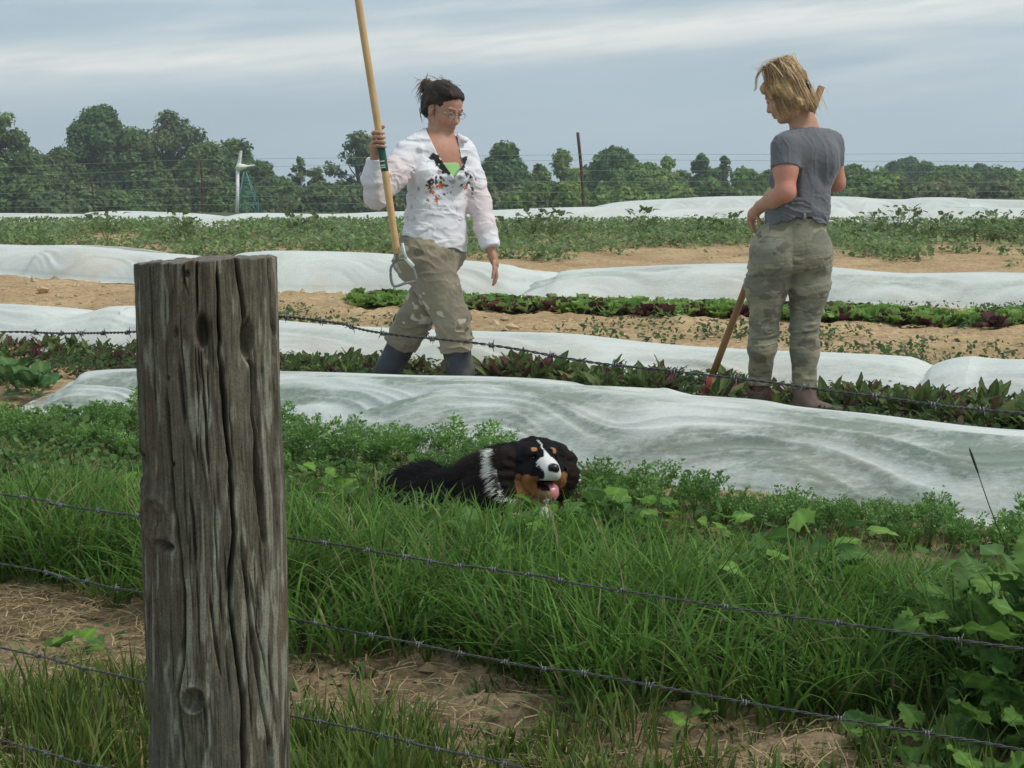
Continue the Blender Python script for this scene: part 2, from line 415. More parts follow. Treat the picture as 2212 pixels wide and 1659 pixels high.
    if diag is not None:    # cut off along a line across the bed: (px at front hem, px at crest)
        lx = diag[0] + (diag[1]-diag[0])*(tt+1)
        d = np.clip((px[:, None]-lx[None])/60, 0, 1)
        V[:, :, 2] += (-.004 + .022*np.clip(1-np.abs(px[:, None]-lx[None]-14)/26, 0, 1))*(1-np.abs(tt))[None]**.3*np.clip(np.abs(tt)*3, 0, 1)[None]*np.where(np.abs(tt)<.97, 1, 0)
    F = F.reshape(-1, 4)
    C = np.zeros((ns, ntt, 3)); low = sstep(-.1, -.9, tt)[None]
    C[..., 0] = plant_shade*(.30 + .70*np.exp(-((tt+.5)/.38)**2))[None]*np.clip(.95+1.9*mott, .05, 2.2)  # plant shade painted in mottled bands along the folds, strongest halfway up the front
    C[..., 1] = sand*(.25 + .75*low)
    if diag is not None:    # let the mesh start exactly on the slanting edge
        for k in range(ntt):
            pn = lx[k] + (px[-1]-lx[k])*np.linspace(0, 1, ns)
            for A_ in (V, C):
                A_[:, k] = np.stack([np.interp(pn, px, A_[:, k, a]) for a in range(3)], -1)
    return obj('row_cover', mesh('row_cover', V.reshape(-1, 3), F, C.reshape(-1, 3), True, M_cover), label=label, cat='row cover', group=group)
GRP = 'white fabric covers over the vegetable beds'
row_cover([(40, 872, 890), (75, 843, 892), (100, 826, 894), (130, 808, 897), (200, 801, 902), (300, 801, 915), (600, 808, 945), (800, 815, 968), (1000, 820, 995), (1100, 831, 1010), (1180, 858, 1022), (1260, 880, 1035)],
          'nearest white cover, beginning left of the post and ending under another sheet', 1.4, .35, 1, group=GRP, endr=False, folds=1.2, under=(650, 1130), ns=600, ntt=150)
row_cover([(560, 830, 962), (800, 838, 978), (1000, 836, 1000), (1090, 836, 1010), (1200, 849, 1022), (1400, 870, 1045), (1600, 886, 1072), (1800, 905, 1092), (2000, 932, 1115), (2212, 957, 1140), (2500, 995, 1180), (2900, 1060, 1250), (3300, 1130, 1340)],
          'large shade-mottled white cover right behind the dog, overlapping the next sheet', 1.5, .35, 2, group=GRP, diag=(650, 1130), lift=.016, endl=False, ns=1000, folds=1.5, ntt=170)
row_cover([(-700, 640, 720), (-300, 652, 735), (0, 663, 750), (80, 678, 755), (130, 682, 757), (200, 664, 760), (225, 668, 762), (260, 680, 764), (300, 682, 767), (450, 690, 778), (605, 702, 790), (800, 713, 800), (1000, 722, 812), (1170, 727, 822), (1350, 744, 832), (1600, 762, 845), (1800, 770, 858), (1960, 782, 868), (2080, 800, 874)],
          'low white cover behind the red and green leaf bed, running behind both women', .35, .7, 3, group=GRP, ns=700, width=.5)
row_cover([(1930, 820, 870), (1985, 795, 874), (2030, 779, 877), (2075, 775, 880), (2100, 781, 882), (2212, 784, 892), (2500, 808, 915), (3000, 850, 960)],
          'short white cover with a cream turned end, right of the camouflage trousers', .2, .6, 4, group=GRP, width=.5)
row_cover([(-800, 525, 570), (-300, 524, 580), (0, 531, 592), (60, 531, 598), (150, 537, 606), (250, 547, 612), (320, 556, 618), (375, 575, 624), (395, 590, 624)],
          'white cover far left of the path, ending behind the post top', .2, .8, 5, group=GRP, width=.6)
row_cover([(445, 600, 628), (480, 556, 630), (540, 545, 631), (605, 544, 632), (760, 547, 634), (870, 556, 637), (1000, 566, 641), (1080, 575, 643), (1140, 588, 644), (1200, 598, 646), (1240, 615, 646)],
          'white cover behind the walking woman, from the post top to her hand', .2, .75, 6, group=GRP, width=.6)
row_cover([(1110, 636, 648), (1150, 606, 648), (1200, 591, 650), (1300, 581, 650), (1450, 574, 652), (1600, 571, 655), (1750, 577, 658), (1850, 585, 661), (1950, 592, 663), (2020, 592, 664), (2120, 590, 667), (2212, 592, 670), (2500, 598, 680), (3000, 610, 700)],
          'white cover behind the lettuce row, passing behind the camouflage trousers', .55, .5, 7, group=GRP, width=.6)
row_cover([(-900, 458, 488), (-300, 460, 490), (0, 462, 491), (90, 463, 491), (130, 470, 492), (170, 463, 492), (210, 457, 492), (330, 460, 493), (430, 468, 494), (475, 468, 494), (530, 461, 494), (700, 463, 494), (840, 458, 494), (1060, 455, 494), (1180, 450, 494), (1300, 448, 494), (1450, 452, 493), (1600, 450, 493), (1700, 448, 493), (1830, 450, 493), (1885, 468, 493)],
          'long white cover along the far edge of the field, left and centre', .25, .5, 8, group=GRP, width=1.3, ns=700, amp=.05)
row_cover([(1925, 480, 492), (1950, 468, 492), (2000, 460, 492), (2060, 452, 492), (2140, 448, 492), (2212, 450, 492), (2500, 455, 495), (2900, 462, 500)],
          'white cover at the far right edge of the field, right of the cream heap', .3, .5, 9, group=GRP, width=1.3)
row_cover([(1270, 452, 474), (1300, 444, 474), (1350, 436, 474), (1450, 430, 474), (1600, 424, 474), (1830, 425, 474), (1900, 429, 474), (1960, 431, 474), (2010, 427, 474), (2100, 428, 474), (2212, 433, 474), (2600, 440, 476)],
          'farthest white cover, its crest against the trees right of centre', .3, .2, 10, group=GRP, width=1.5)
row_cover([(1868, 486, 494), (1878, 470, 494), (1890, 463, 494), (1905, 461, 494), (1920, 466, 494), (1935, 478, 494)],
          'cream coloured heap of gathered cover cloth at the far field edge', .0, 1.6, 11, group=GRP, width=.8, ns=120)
# ------------------------------------------------------------------ trees beyond the field
def leaf_cloud(mb, C, R, n, size, col, r, jit=.25, squash=.8):
    """n leaf-sized quads through the outer half of each blob"""
    d = n3d(r.normal(size=(n, 3))); rad = (1.05 - np.abs(r.normal(0, .36, n)))[:, None]
    p = C + d*rad*R*np.array((1, 1, squash))
    nrm = n3d(d + r.normal(0, .6, (n, 3)) + np.array((0, 0, .35))); a = n3d(np.cross(nrm, r.normal(size=(n, 3)))); b = np.cross(nrm, a)
    s = size*r.uniform(.55, 1.35, (n, 1))
    V = np.stack([p-a*s, p-b*s*.6, p+a*s, p+b*s*.6], 1).reshape(-1, 3)
    c = np.asarray(col)*r.uniform(1-jit*1.5, 1+jit*1.5, (n, 1))
    mb.add(V, np.arange(4*n).reshape(n, 4), None, np.repeat(c, 4, 0))
def tree(px, top, wpx, dist, label, col=(.055, .085, .033), dens=1.0, blobs=34, base=None, trunk=True, seed=0, name='tree', cat='tree', group=None, sparse=False, low=.12, lean=0, lsz=.25, shape=1.0):
    r = np.random.default_rng(seed*31+int(px)+5000)
    X, _, zt = P(px, top, dist); g = float(gz(dist)); H = zt-g; Wd = wpx/FL*dist
    root = obj(name, None, loc=(X, dist, g), label=label, cat=cat, group=group)
    mb = MB(); tb = MB(); c = np.asarray(col)
    if trunk:
        tp = [(lean*H*.5*(k/5)**2 + r.normal(0, .01*H), r.normal(0, .01*H), H*.85*k/5 - (.3 if k == 0 else 0)) for k in range(6)]
        tb.tube(tubepath(tp, 14), np.linspace(.022*H+.03, .006*H, 14), 7, (.10, .085, .065))
    Wd *= 1.42; blobs = int(blobs*1.9)
    for k in range(blobs):
        hh = low + (1-low)*r.beta(1.25, 1.15)
        if k < 3: hh = .95 - .07*k
        env = np.sin(min(1, (1.04-hh)/(1-low))**.75*math.pi*.5*shape+.0)*.95 if hh > .35 else (.75+.4*hh)
        rb = float(np.clip(Wd*r.uniform(.07, .17), .42, 1.35))*(1 if not sparse else .8)
        a = r.uniform(0, 2*math.pi); q = (r.uniform(.0, 1)**.5)*max(Wd*.5*env - rb*.35, 0)
        q *= .62+.62*abs(float(vnoise(np.array([[a*1.1, hh*3.2, seed*7.7]]), 3)[0]))**.6+.12*r.uniform()
        ctr = np.array((math.cos(a)*q + lean*H*hh*.5, math.sin(a)*q, H*hh - rb*.7))
        if k == 0: ctr[:2] *= .3
        cc = c*r.uniform(.78, 1.25)*np.array((r.uniform(.9, 1.15), 1, r.uniform(.85, 1.1)))
        n = int(dens*170*max(rb/1.1, .35)**1.7*(.62 if sparse else 1))
        leaf_cloud(mb, ctr, rb, n, lsz*r.uniform(.85, 1.15), cc, r)
        if trunk and hh > .3:
            s0 = np.array((lean*H*.5*(hh*.6)**2, 0, H*hh*.55))
            tb.tube(np.array([s0, (s0+ctr)/2+np.array((0, 0, -.03*H)), ctr]), [.010*H, .007*H, .003*H], 5, (.10, .085, .065), False)
    obj('crown', mb.me('crown', M_tree, False), root)
    if trunk: obj('trunk', tb.me('trunk', M_bark), root)
    return root
DK = (.14, .215, .082); MD = (.17, .26, .085); LT = (.23, .33, .10); OL = (.20, .24, .12)
tree(-10, 238, 170, 150, 'tall dark tree cut by the left edge, a leafy branch leaning right', DK, 1.1, 30, seed=1, sparse=True, lean=.12)
tree(-180, 225, 260, 160, 'broad dark tree mostly outside the left edge', DK, 1, 30, seed=2)
tree(118, 318, 130, 165, 'low rounded tree between the left edge tree and the tallest dark tree', DK, 1.0, 24, seed=3)
tree(215, 224, 195, 170, 'tall dense dark tree with a pointed dome top, left', (.12, .205, .08), 1.5, 44, seed=4, shape=.9)
tree(296, 270, 130, 168, 'dark tree filling the gap between the two tallest left trees', DK, 1.1, 26, seed=5)
tree(368, 233, 200, 172, 'tall airy tree with sky showing through its crown', (.15, .21, .10), .8, 40, seed=6, sparse=True)
tree(450, 305, 150, 165, 'mid height tree sloping down from the airy tree', DK, 1.1, 28, seed=7)
tree(510, 294, 140, 168, 'dark round tree just behind the white wind turbine', DK, 1.1, 30, seed=8)
tree(570, 345, 90, 165, 'lower dark tree right of the wind turbine', DK, 1.1, 22, seed=9)
tree(645, 335, 55, 150, 'thin wispy tree with a tuft at its top, left of the walking woman', (.15, .21, .10), .7, 14, seed=10, sparse=True, lsz=.28)
tree(685, 356, 60, 150, 'small wispy tree beside the low hedge, left of the hoe handle', (.15, .21, .10), .8, 14, seed=11, sparse=True, lsz=.28)
tree(772, 274, 105, 155, 'tall narrow loose tree behind the hoe handle', (.15, .21, .10), .9, 30, seed=12, sparse=True)
tree(850, 400, 130, 160, 'low dark tree behind the white blouse', DK, 1.1, 22, seed=13)
tree(1000, 360, 120, 158, 'dark tree half hidden by the shoulder of the white blouse', DK, 1.1, 24, seed=14)
tree(1090, 307, 125, 158, 'dense dark tree just right of the white blouse', (.12, .205, .08), 1.5, 40, seed=15, shape=.9)
tree(1165, 352, 70, 165, 'low tree between the dense tree and the pale green one', MD, 1.1, 20, seed=16)
tree(1215, 320, 80, 160, 'pale green feathery tree left of the rusty pole', LT, 1.0, 24, seed=17, sparse=True)
tree(1328, 315, 140, 170, 'wide dark domed tree right of the rusty pole', (.12, .205, .08), 1.4, 40, seed=18)
tree(1370, 350, 120, 155, 'lighter green bushy tree in front of the wide dark dome', MD, 1.2, 28, seed=19)
tree(1442, 334, 46, 160, 'small pointed bright green tree between two rounded ones', LT, 1.0, 16, seed=20)
tree(1420, 360, 90, 158, 'bright green tree below the small pointed one', LT, 1.1, 22, seed=21)
tree(1515, 332, 60, 168, 'small dark rounded tree, left one of a pair', (.12, .205, .08), 1.3, 24, seed=22)
tree(1564, 333, 42, 168, 'small dark tree with gaps, right one of a pair', (.15, .21, .10), 1.0, 18, seed=23, sparse=True)
tree(1610, 362, 110, 160, 'mid green tree left of the grey shirt', MD, 1.2, 26, seed=24)
tree(1700, 350, 130, 162, 'mid green tree hidden mostly by the grey shirt', MD, 1.2, 26, seed=25)
tree(1845, 353, 100, 160, 'mid green tree touching the right side of the grey shirt', MD, 1.2, 28, seed=26)
tree(1960, 338, 150, 230, 'farther wide dark tree forming the highest mound at right', (.12, .205, .08), 1.4, 44, seed=27, lsz=.42)
tree(1900, 360, 120, 165, 'bright green tree below the mound at right', LT, 1.1, 26, seed=28)
tree(2040, 357, 110, 175, 'green tree right of the mound', MD, 1.2, 28, seed=29)
tree(2120, 350, 110, 220, 'farther row of dark crowns near the right edge', (.12, .205, .08), 1.3, 34, seed=30, lsz=.4)
tree(2185, 362, 110, 175, 'green tree at the right edge', MD, 1.2, 26, seed=31)
tree(2300, 350, 160, 180, 'green tree past the right edge', MD, 1.1, 26, seed=32)
tree(2450, 345, 200, 190, 'broad green tree well past the right edge', MD, 1.0, 26, seed=33)
for k, (px, top, w, c) in enumerate([(60, 318, 130, DK), (95, 330, 130, DK), (150, 318, 120, DK), (175, 318, 100, DK), (260, 285, 130, DK), (330, 320, 140, DK), (395, 335, 130, DK), (480, 330, 120, DK), (545, 350, 110, DK), (20, 345, 120, DK), (290, 350, 120, DK), (430, 350, 120, DK),
      (610, 378, 70, DK), (735, 385, 70, DK), (1130, 372, 90, MD), (1250, 360, 90, MD), (1290, 345, 90, DK), (1400, 352, 100, MD), (1475, 365, 90, MD), (1545, 362, 90, MD), (1660, 365, 110, MD), (1775, 360, 120, MD), (1870, 362, 100, DK), (2000, 352, 110, DK), (2080, 355, 110, DK), (2155, 357, 100, DK), (2230, 358, 120, MD)]):
    tree(px, top, w, 176+3*(k % 5), 'broad tree filling the tree line behind its neighbours', c, 1.0, 24, seed=60+k, group='trees filling the tree line')
GS = 'shrubs of the hedgerow below the far trees'
r0 = np.random.default_rng(5)
for k, px in enumerate(np.arange(-250, 2500, 62)):
    right = px > 1100
    top = r0.uniform(378, 405) if right else r0.uniform(375, 415)
    if 590 < px < 740: top = r0.uniform(385, 400)
    c = [MD, LT, OL, DK][int(r0.integers(0, 4))] if right else [DK, (.15, .21, .10)][int(r0.integers(0, 2))]
    tree(px + r0.uniform(-15, 15), top, r0.uniform(95, 140), 135 + r0.uniform(-8, 8), 'rounded green hedgerow shrub in the band below the far trees', c, 1.0, 26, trunk=False, seed=100+k, name='shrub', cat='shrub', group=GS, low=.0, lsz=.25, shape=1.0)
# ------------------------------------------------------------------ wind turbine and lattice tower
D = 118.
def Pv(px, row, d=D): return P(px, row, d)
b0 = np.array(Pv(512, 461)); b0[2] = gz(D)
root = obj('wind_turbine', None, loc=b0, label='small white wind turbine with one blade up and one to the right, before dark trees', cat='wind turbine')
WH = (.80, .80, .74)
mb = MB(); mb.tube([(0, 0, 0), Pv(514, 372)-b0], [.14, .10], 10, WH); obj('pole', mb.me('pole', M_metal), root)
mb = MB(); mb.tube(np.array([Pv(511, 366), Pv(516, 362), Pv(524, 360), Pv(534, 359)])-b0, [.16, .30, .22, .08], 10, (.78, .76, .66)); obj('nacelle', mb.me('nacelle', M_metal), root)
def blade(a, b, w0, w1):
    a, b = np.array(a)-b0, np.array(b)-b0; ax = n3d(b-a); side = n3d(np.cross(ax, (0, 1, 0))); mb = MB()
    n = 9; s = np.linspace(0, 1, n)[:, None]; ctr = a + (b-a)*s; w = w0 + (w1-w0)*s; w[0] *= .5
    V = np.concatenate([ctr-side*w, ctr+np.array((0, .06, 0)), ctr+side*w, ctr-np.array((0, .06, 0))])
    k = np.arange(n-1); Q = [np.stack([k+o*n, k+((o+1) % 4)*n, k+1+((o+1) % 4)*n, k+1+o*n], -1) for o in range(4)]
    mb.add(V, np.concatenate(Q), None, WH); obj('blade', mb.me('blade', M_metal), root)
blade(Pv(515, 362), Pv(521, 325), .17, .09)
blade(Pv(515, 362), Pv(551, 357), .14, .05)
blade(Pv(514, 364), Pv(512, 400), .16, .09)
t0 = np.array(Pv(537, 461, D+3)); t0[2] = gz(D+3)
root = obj('lattice_tower', None, loc=t0, label='green steel lattice tower standing right of the white wind turbine', cat='tower')
GRN = (.055, .20, .16)
topc = Pv(529, 372, D+3)-t0; H = topc[2]
feet = [np.array(v) for v in ((-.75, -.7, 0), (.85, -.7, 0), (.95, .7, 0), (-.65, .7, 0))]
tops = [topc + np.array((sx*.08, sy*.08, 0)) for sx, sy in ((-1, -1), (1, -1), (1, 1), (-1, 1))]
for a, b in zip(feet, tops):
    mb = MB(); mb.tube([a, b], .045, 6, GRN); obj('leg', mb.me('leg', M_metal), root)
for lv in (.25, .5, .72, .88):
    for k in range(4):
        a = feet[k]+(tops[k]-feet[k])*lv; b = feet[(k+1) % 4]+(tops[(k+1) % 4]-feet[(k+1) % 4])*lv
        lo = {.25: 0, .5: .25, .72: .5, .88: .72}[lv]; c = feet[(k+1) % 4]+(tops[(k+1) % 4]-feet[(k+1) % 4])*lo; d_ = feet[k]+(tops[k]-feet[k])*lo
        mb = MB(); mb.tube([a, b], .035, 5, GRN); mb.tube([a, c], .028, 5, GRN); mb.tube([b, d_], .028, 5, GRN); obj('brace', mb.me('brace', M_metal), root)
# ------------------------------------------------------------------ far wire fence with rusty posts
DF = 46.
fr = obj('wire_fence', None, loc=(0, DF, float(gz(DF))), label='tall far fence of thin pale wires on rusty poles, behind the farthest covers', cat='fence')
f0 = np.array((0, DF, float(gz(DF))))
RU = (.11, .065, .05)
for (x0, r0_, x1, r1_, wd_) in ((1248, 286, 1262, 452, .045), (433, 338, 436, 462, .026), (197, 382, 201, 462, .024), (-120, 300, -118, 462, .045), (2330, 300, 2332, 450, .045)):
    mb = MB(); a = P(x0, r0_, DF)-f0; b = P(x1, r1_, DF)-f0; b[2] = min(b[2], 0)-.1; mb.tube(tubepath([a, (a+b)/2+np.array((.03, 0, 0)), b], 8), np.full(8, wd_), 8, RU); obj('post', mb.me('post', M_rust), fr)
for rows in ((386, 364, 346, 349), (404, 386, 369, 372), (421, 406, 392, 394), (437, 426, 415, 413), (450, 442, 434, 428), (365, 345, 334, 330)):
    pp = np.array([P(px, rw, DF-.06) for px, rw in zip((-120, 434, 1255, 2331), rows)])-f0
    mb = MB(); k = tubepath(pp, 60); k[:, 2] -= .02*np.sin(np.linspace(0, 3*math.pi, 60))**2; mb.tube(k, .0045, 4, (.26, .34, .27)); obj('wire', mb.me('wire', M_metal), fr)
# ------------------------------------------------------------------ weathered fence post
PD = 2.30
def post_mesh():
    rowt, rowb = 560, 1900
    zt = P(450, rowt, PD)[2]; zb = float(gz(PD)) - .12
    nz = 680; na = 520
    z = np.linspace(zb, zt, nz)
    rows = np.array([project(np.array((0, PD, zz)))[1] for zz in z])
    lft = np.interp(rows, [560, 900, 1100, 1659, 2400], [289, 300, 305, 322, 330]); rgt = np.interp(rows, [560, 900, 1100, 1659, 2400], [600, 608, 618, 628, 645])
    d = P(0*rows, rows, PD)  # pixel size at this depth
    pxs = np.array([P(1, r_, PD)[0]-P(0, r_, PD)[0] for r_ in rows])
    pxs = pxs*(PD+.105)/PD; xc = ((lft+rgt)/2-CX)*pxs; R = (rgt-lft)/2*pxs*.97
    # angle: -pi..pi, 0 faces the camera; most columns on the front
    a = np.concatenate([np.linspace(-math.pi, -1.75, 50, endpoint=False), np.linspace(-1.75, 1.75, na-100, endpoint=False), np.linspace(1.75, math.pi, 50, endpoint=False)])
    A, Zz = np.meshgrid(a, z); RW = np.repeat(rows[:, None], na, 1); XC = np.repeat(((lft+rgt)/2)[:, None], na, 1); HW = np.repeat(((rgt-lft)/2)[:, None], na, 1)
    PX = XC + HW*np.sin(A); front = (np.cos(A) > 0)
    arc = A*.1   # metres round the surface
    p = np.stack([np.sin(A)*.1, np.cos(A)*.1, Zz], -1)
    bend = p + np.stack([.006*fbm(np.stack([0*A, 0*A+3, Zz*3], -1), 2, 1), 0*A, 0*A], -1)
    ridge = lambda sc, zs, s, e: (1-np.abs(vnoise(bend*np.array((sc, sc, zs)), s)))**e
    disp = .0022*fbm(p*np.array((14, 14, 2)), 2, 4) + .0007*fbm(bend*np.array((70, 70, 5)), 3, 5) + .0011*fbm(bend*np.array((240, 240, 22)), 2, 8)
    disp -= .0024*ridge(60, 3.5, 12, 34)*np.clip(vnoise(p*np.array((10, 10, 4)), 40)*1.5+.7, 0, 1)
    disp -= .0020*ridge(110, 7, 14, 26)*np.clip(vnoise(p*np.array((12, 12, 5)), 41)*1.5+.5, 0, 1)
    cut = np.zeros_like(A)
    def crack(pts, w, dep):
        nonlocal cut, disp
        pts = np.array(pts, float); rr = pts[:, 1]
        inr = (RW > rr[0]) & (RW < rr[-1])
        cx = np.interp(RW, rr, pts[:, 0]) + 1.6*vnoise(np.stack([RW*.03, 0*RW, 0*RW+rr[0]], -1), 2)
        tl = np.clip(np.minimum(RW-rr[0], rr[-1]-RW)/40, 0, 1)
        if rr[0] < 575: tl = np.clip((rr[-1]-RW)/40, 0, 1)*(RW > 0)
        if rr[-1] > 1640: tl = np.clip((RW-rr[0])/40, 0, 1)
        inr = (RW > (rr[0] if rr[0] > 575 else 0)) & (RW < (rr[-1] if rr[-1] < 1640 else 9999))
        ww = w*(.4+.6*tl)*(1+.35*vnoise(np.stack([RW*.02, 0*RW+5, 0*RW+rr[0]], -1), 3))
        k = np.exp(-np.abs((PX-cx)/ww)**3)*inr*front*tl
        cut = np.maximum(cut, k*dep)
    crack([(454, 560), (455, 640), (457, 690)], 3.2, .016)
    crack([(535, 560), (544, 640), (553, 711), (556, 760)], 4.2, .020)
    crack([(560, 760), (567, 860), (574, 992), (584, 1106), (590, 1200)], 4.5, .020)
    crack([(497, 560), (499, 650), (501, 756), (508, 850), (515, 947), (524, 1010), (528, 1100), (532, 1152), (524, 1230), (523, 1314), (529, 1370), (535, 1422), (548, 1500), (551, 1659)], 3.6, .020)
    crack([(349, 560), (353, 720), (358, 895)], 2.4, .010)
    crack([(414, 780), (421, 850), (427, 930)], 4.5, .012)
    crack([(467, 818), (471, 900), (478, 1030)], 2.6, .010)
    crack([(384, 836), (394, 960), (402, 1072), (412, 1150), (426, 1278), (426, 1380), (424, 1440), (411, 1501), (418, 1570), (426, 1659)], 3.0, .014)
    crack([(438, 1060), (446, 1130), (452, 1230)], 2.6, .010)
    crack([(546, 1160), (556, 1290), (572, 1422), (586, 1540), (601, 1659)], 3.2, .012)
    crack([(593, 560), (597, 680), (602, 795)], 2.6, .010)
    crack([(481, 1278), (490, 1360), (505, 1470)], 2.8, .010)
    crack([(330, 1240), (334, 1320), (336, 1400)], 2.6, .008)
    crack([(425, 560), (427, 600), (437, 640)], 3.5, .010)
    crack([(380, 600), (384, 700), (388, 830)], 1.8, .006)
    crack([(600, 820), (606, 1000), (612, 1200)], 1.8, .006)
    crack([(560, 1240), (578, 1380), (597, 1500)], 2.0, .008)
    rc = np.random.default_rng(3)
    for _ in range(46):
        x0 = rc.uniform(300, 615); y0 = rc.uniform(570, 1560); ln = rc.uniform(50, 260)
        crack([(x0, y0), (x0+ln*.02, y0+ln*.5), (x0+ln*.05+rc.uniform(-3, 3), y0+ln)], rc.uniform(1.0, 1.8), rc.uniform(.003, .007))
    def hole(cx, cy, rx, ry, dep, e=3, tilt=0):
        nonlocal cut
        ex = ((PX-cx-tilt*(RW-cy))/rx); ey = (RW-cy)/ry
        q = np.exp(-(ex**2+ey**2)**(e/2.0))*front
        cut = np.maximum(cut, q*dep)
    hole(466, 718, 14, 34, .030, 4, .05); hole(474, 755, 8, 26, .010); hole(556, 742, 11, 44, .024, 4, .05)
    hole(318, 1027, 14, 30, .022, 4); hole(378, 1184, 18, 10, .022, 3, .6); hole(447, 1515, 20, 22, .014, 6)
    hole(432, 588, 5, 7, .010); hole(389, 819, 4, 5, .010); hole(400, 1005, 4, 5, .009); hole(325, 1600, 10, 28, .012, 4); hole(408, 720, 5, 12, .007)
    # knot rings bulging out
    def knot(cx, cy, rx, ry, h):
        nonlocal disp
        q = np.sqrt(((PX-cx)/rx)**2+((RW-cy)/ry)**2); disp += front*h*(np.exp(-(q-1)**2/.1) + .35*np.cos(q*13)*np.exp(-q**2/1.6)) - front*h*1.2*np.exp(-q**2/.35)
    knot(357, 1130, 36, 48, .0045); knot(447, 1513, 27, 30, .004)
    disp -= cut
    # ragged saw-cut top, slightly tilted, left edge lower
    RR = R[:, None] + disp
    X = xc[:, None] + RR*np.sin(A); Y = PD + R.mean() - RR*np.cos(A); Z = Zz.copy()
    tilt = -.004 + .005*np.sin(A) + .0018*fbm(np.stack([np.sin(A)*5, np.cos(A)*5, 0*A], -1), 3, 77)
    Z += tilt*np.clip((Zz-(zt-.10))/.10, 0, 1)
    V = np.stack([X, Y, Z], -1)
    # colour: grey brown wood, green-grey lichen streaks, warm stains
    streak = fbm(bend*np.array((60, 60, 5)), 3, 21); fine = fbm(bend*np.array((330, 330, 26)), 2, 25); patch = fbm(p*np.array((9, 9, 3.5)), 2, 31)
    base = np.array((.104, .092, .068)); pale = np.array((.27, .275, .215)); warm = np.array((.15, .108, .070)); green = np.array((.105, .125, .088))
    c = base[None, None]*(1+.32*streak[..., None]+.38*fine[..., None])
    wm = sstep(.0, .8, patch)[..., None]; c = c*(1-.5*wm)+warm*wm*.5
    gm = sstep(-.1, .9, fbm(p*np.array((12, 12, 2)), 2, 51) - np.sin(A)*.5)[..., None]; c = c*(1-.45*gm)+green*.45*gm
    pm = (sstep(.30, .75, fbm(bend*np.array((110, 110, 13)), 3, 61)+.25*patch + .22*np.sin(A) + .15*(RW > 1250)))[..., None]; c = c*(1-.75*pm) + pale*.75*pm
    c = np.clip(c, .012, 1)
    i = np.arange(nz-1)[:, None]*na; j = np.arange(na)[None]; j2 = (j+1) % na
    F = np.stack([i+j, i+j2, i+na+j2, i+na+j], -1).reshape(-1, 4)
    V = V.reshape(-1, 3); C = c.reshape(-1, 3)
    # top face: rings to the centre with end-grain
    rings = 14; last = (nz-1)*na; vs = [V]; cs = [C]; Fs = [F]; prev = last; ctr = np.array((xc[-1], PD+R.mean(), V[last:last+na, 2].mean()))
    edge = V[last:last+na]; n = len(V)
    for k in range(1, rings):
        f = 1-k/rings; ring = ctr + (edge-ctr)*f; ring[:, 2] += .0035*fbm(ring*60, 2, 5)+.001*np.sin(k*2.5)
        vs.append(ring); cs.append(np.tile(np.array((.17, .155, .125))*(1+.2*math.sin(k*2.5)), (na, 1)))
        j = np.arange(na); j2 = (j+1) % na; Fs.append(np.stack([prev+j, prev+j2, n+j2, n+j], -1)); prev = n; n += na
    vs.append(ctr[None]); cs.append(np.array([(.1, .09, .07)])); j = np.arange(na); T = np.stack([prev+j, prev+(j+1) % na, np.full(na, n)], -1)
    return mesh('fence_post', np.concatenate(vs), [np.concatenate(Fs), T], np.concatenate(cs), True, M_wood)
M_wood = material('weathered_wood', .9, spec=.15, noise=[(40, .85, 1.12), (300, .72, 1.2)], bump=[((700, 700, 45), .6, .0016), ((260, 260, 14), .5, .003)])
obj('fence_post', post_mesh(), label='thick weathered round wooden post, cracked and knotty, closest thing in front', cat='post')
# ------------------------------------------------------------------ barbed wire strands, fixed to the far side of the post
M_wire = material('galvanised_wire', .5, metal=.25, spec=.4, noise=(40, .6, 1.25))
_pb = .100
def wire_depth(px): return 1/(.366 + 6.6e-5*np.asarray(px, float)) 
def barb_mesh():
    mb = MB(); r = .0011
    th = np.linspace(0, 4*math.pi, 22)
    mb.tube(np.stack([np.linspace(-.004, .004, 22), .0031*np.cos(th), .0031*np.sin(th)], -1), r, 5, (.17, .175, .175))
    for s, a in ((-1, .5), (1, 2.2), (-1, 3.6), (1, 5.3)):
        d = np.array((s*.25, math.cos(a), math.sin(a))); d /= np.linalg.norm(d)
        mb.tube(np.array([(s*.003, 0, 0), np.array((s*.003, 0, 0))+d*.0095]), [r, r*.35], 5, (.17, .175, .175))
    return mb.me('barb', M_wire)
BARB = barb_mesh()
def strand(pts, label, side, seed):
    r = np.random.default_rng(seed); pts = np.array(pts, float)
    w = np.array([P(a, b, wire_depth(a)) for a, b in pts]); L = np.linalg.norm(np.diff(w, axis=0), axis=1).sum()
    n = int(L/.0022); c = tubepath(w, n)
    s = np.linspace(0, L, n); c[:, 2] += .0016*vnoise(np.stack([s*9, 0*s, 0*s+seed], -1)); c[:, 1] += .0016*vnoise(np.stack([s*9, 0*s+9, 0*s+seed], -1))
    root = obj('barbed_wire', None, loc=c[0], label=label, cat='barbed wire', group='barbed wire strands of the near fence')
    t_ = n3d(np.gradient(c, axis=0)); a = n3d(np.cross(t_, (0, 0, 1.))); b = np.cross(a, t_)
    mb = MB()
    for ph in (0, math.pi):
        q = s/.030*2*math.pi+ph
        mb.tube(c - c[0] + .0011*(np.cos(q)[:, None]*a+np.sin(q)[:, None]*b), .00105, 5, (.095, .098, .098))
    obj('twisted_wire', mb.me('twisted_wire', M_wire), root)
    x = r.uniform(.01, .08)
    while x < L-.01:
        k = int(x/L*n); R3 = Matrix((t_[k], a[k], b[k])).transposed()
        e = (R3 @ Matrix.Rotation(r.uniform(0, 6.3), 3, 'X')).to_euler()
        obj('barb', BARB, root, loc=c[k]-c[0], rot=e); x += r.uniform(.098, .128)
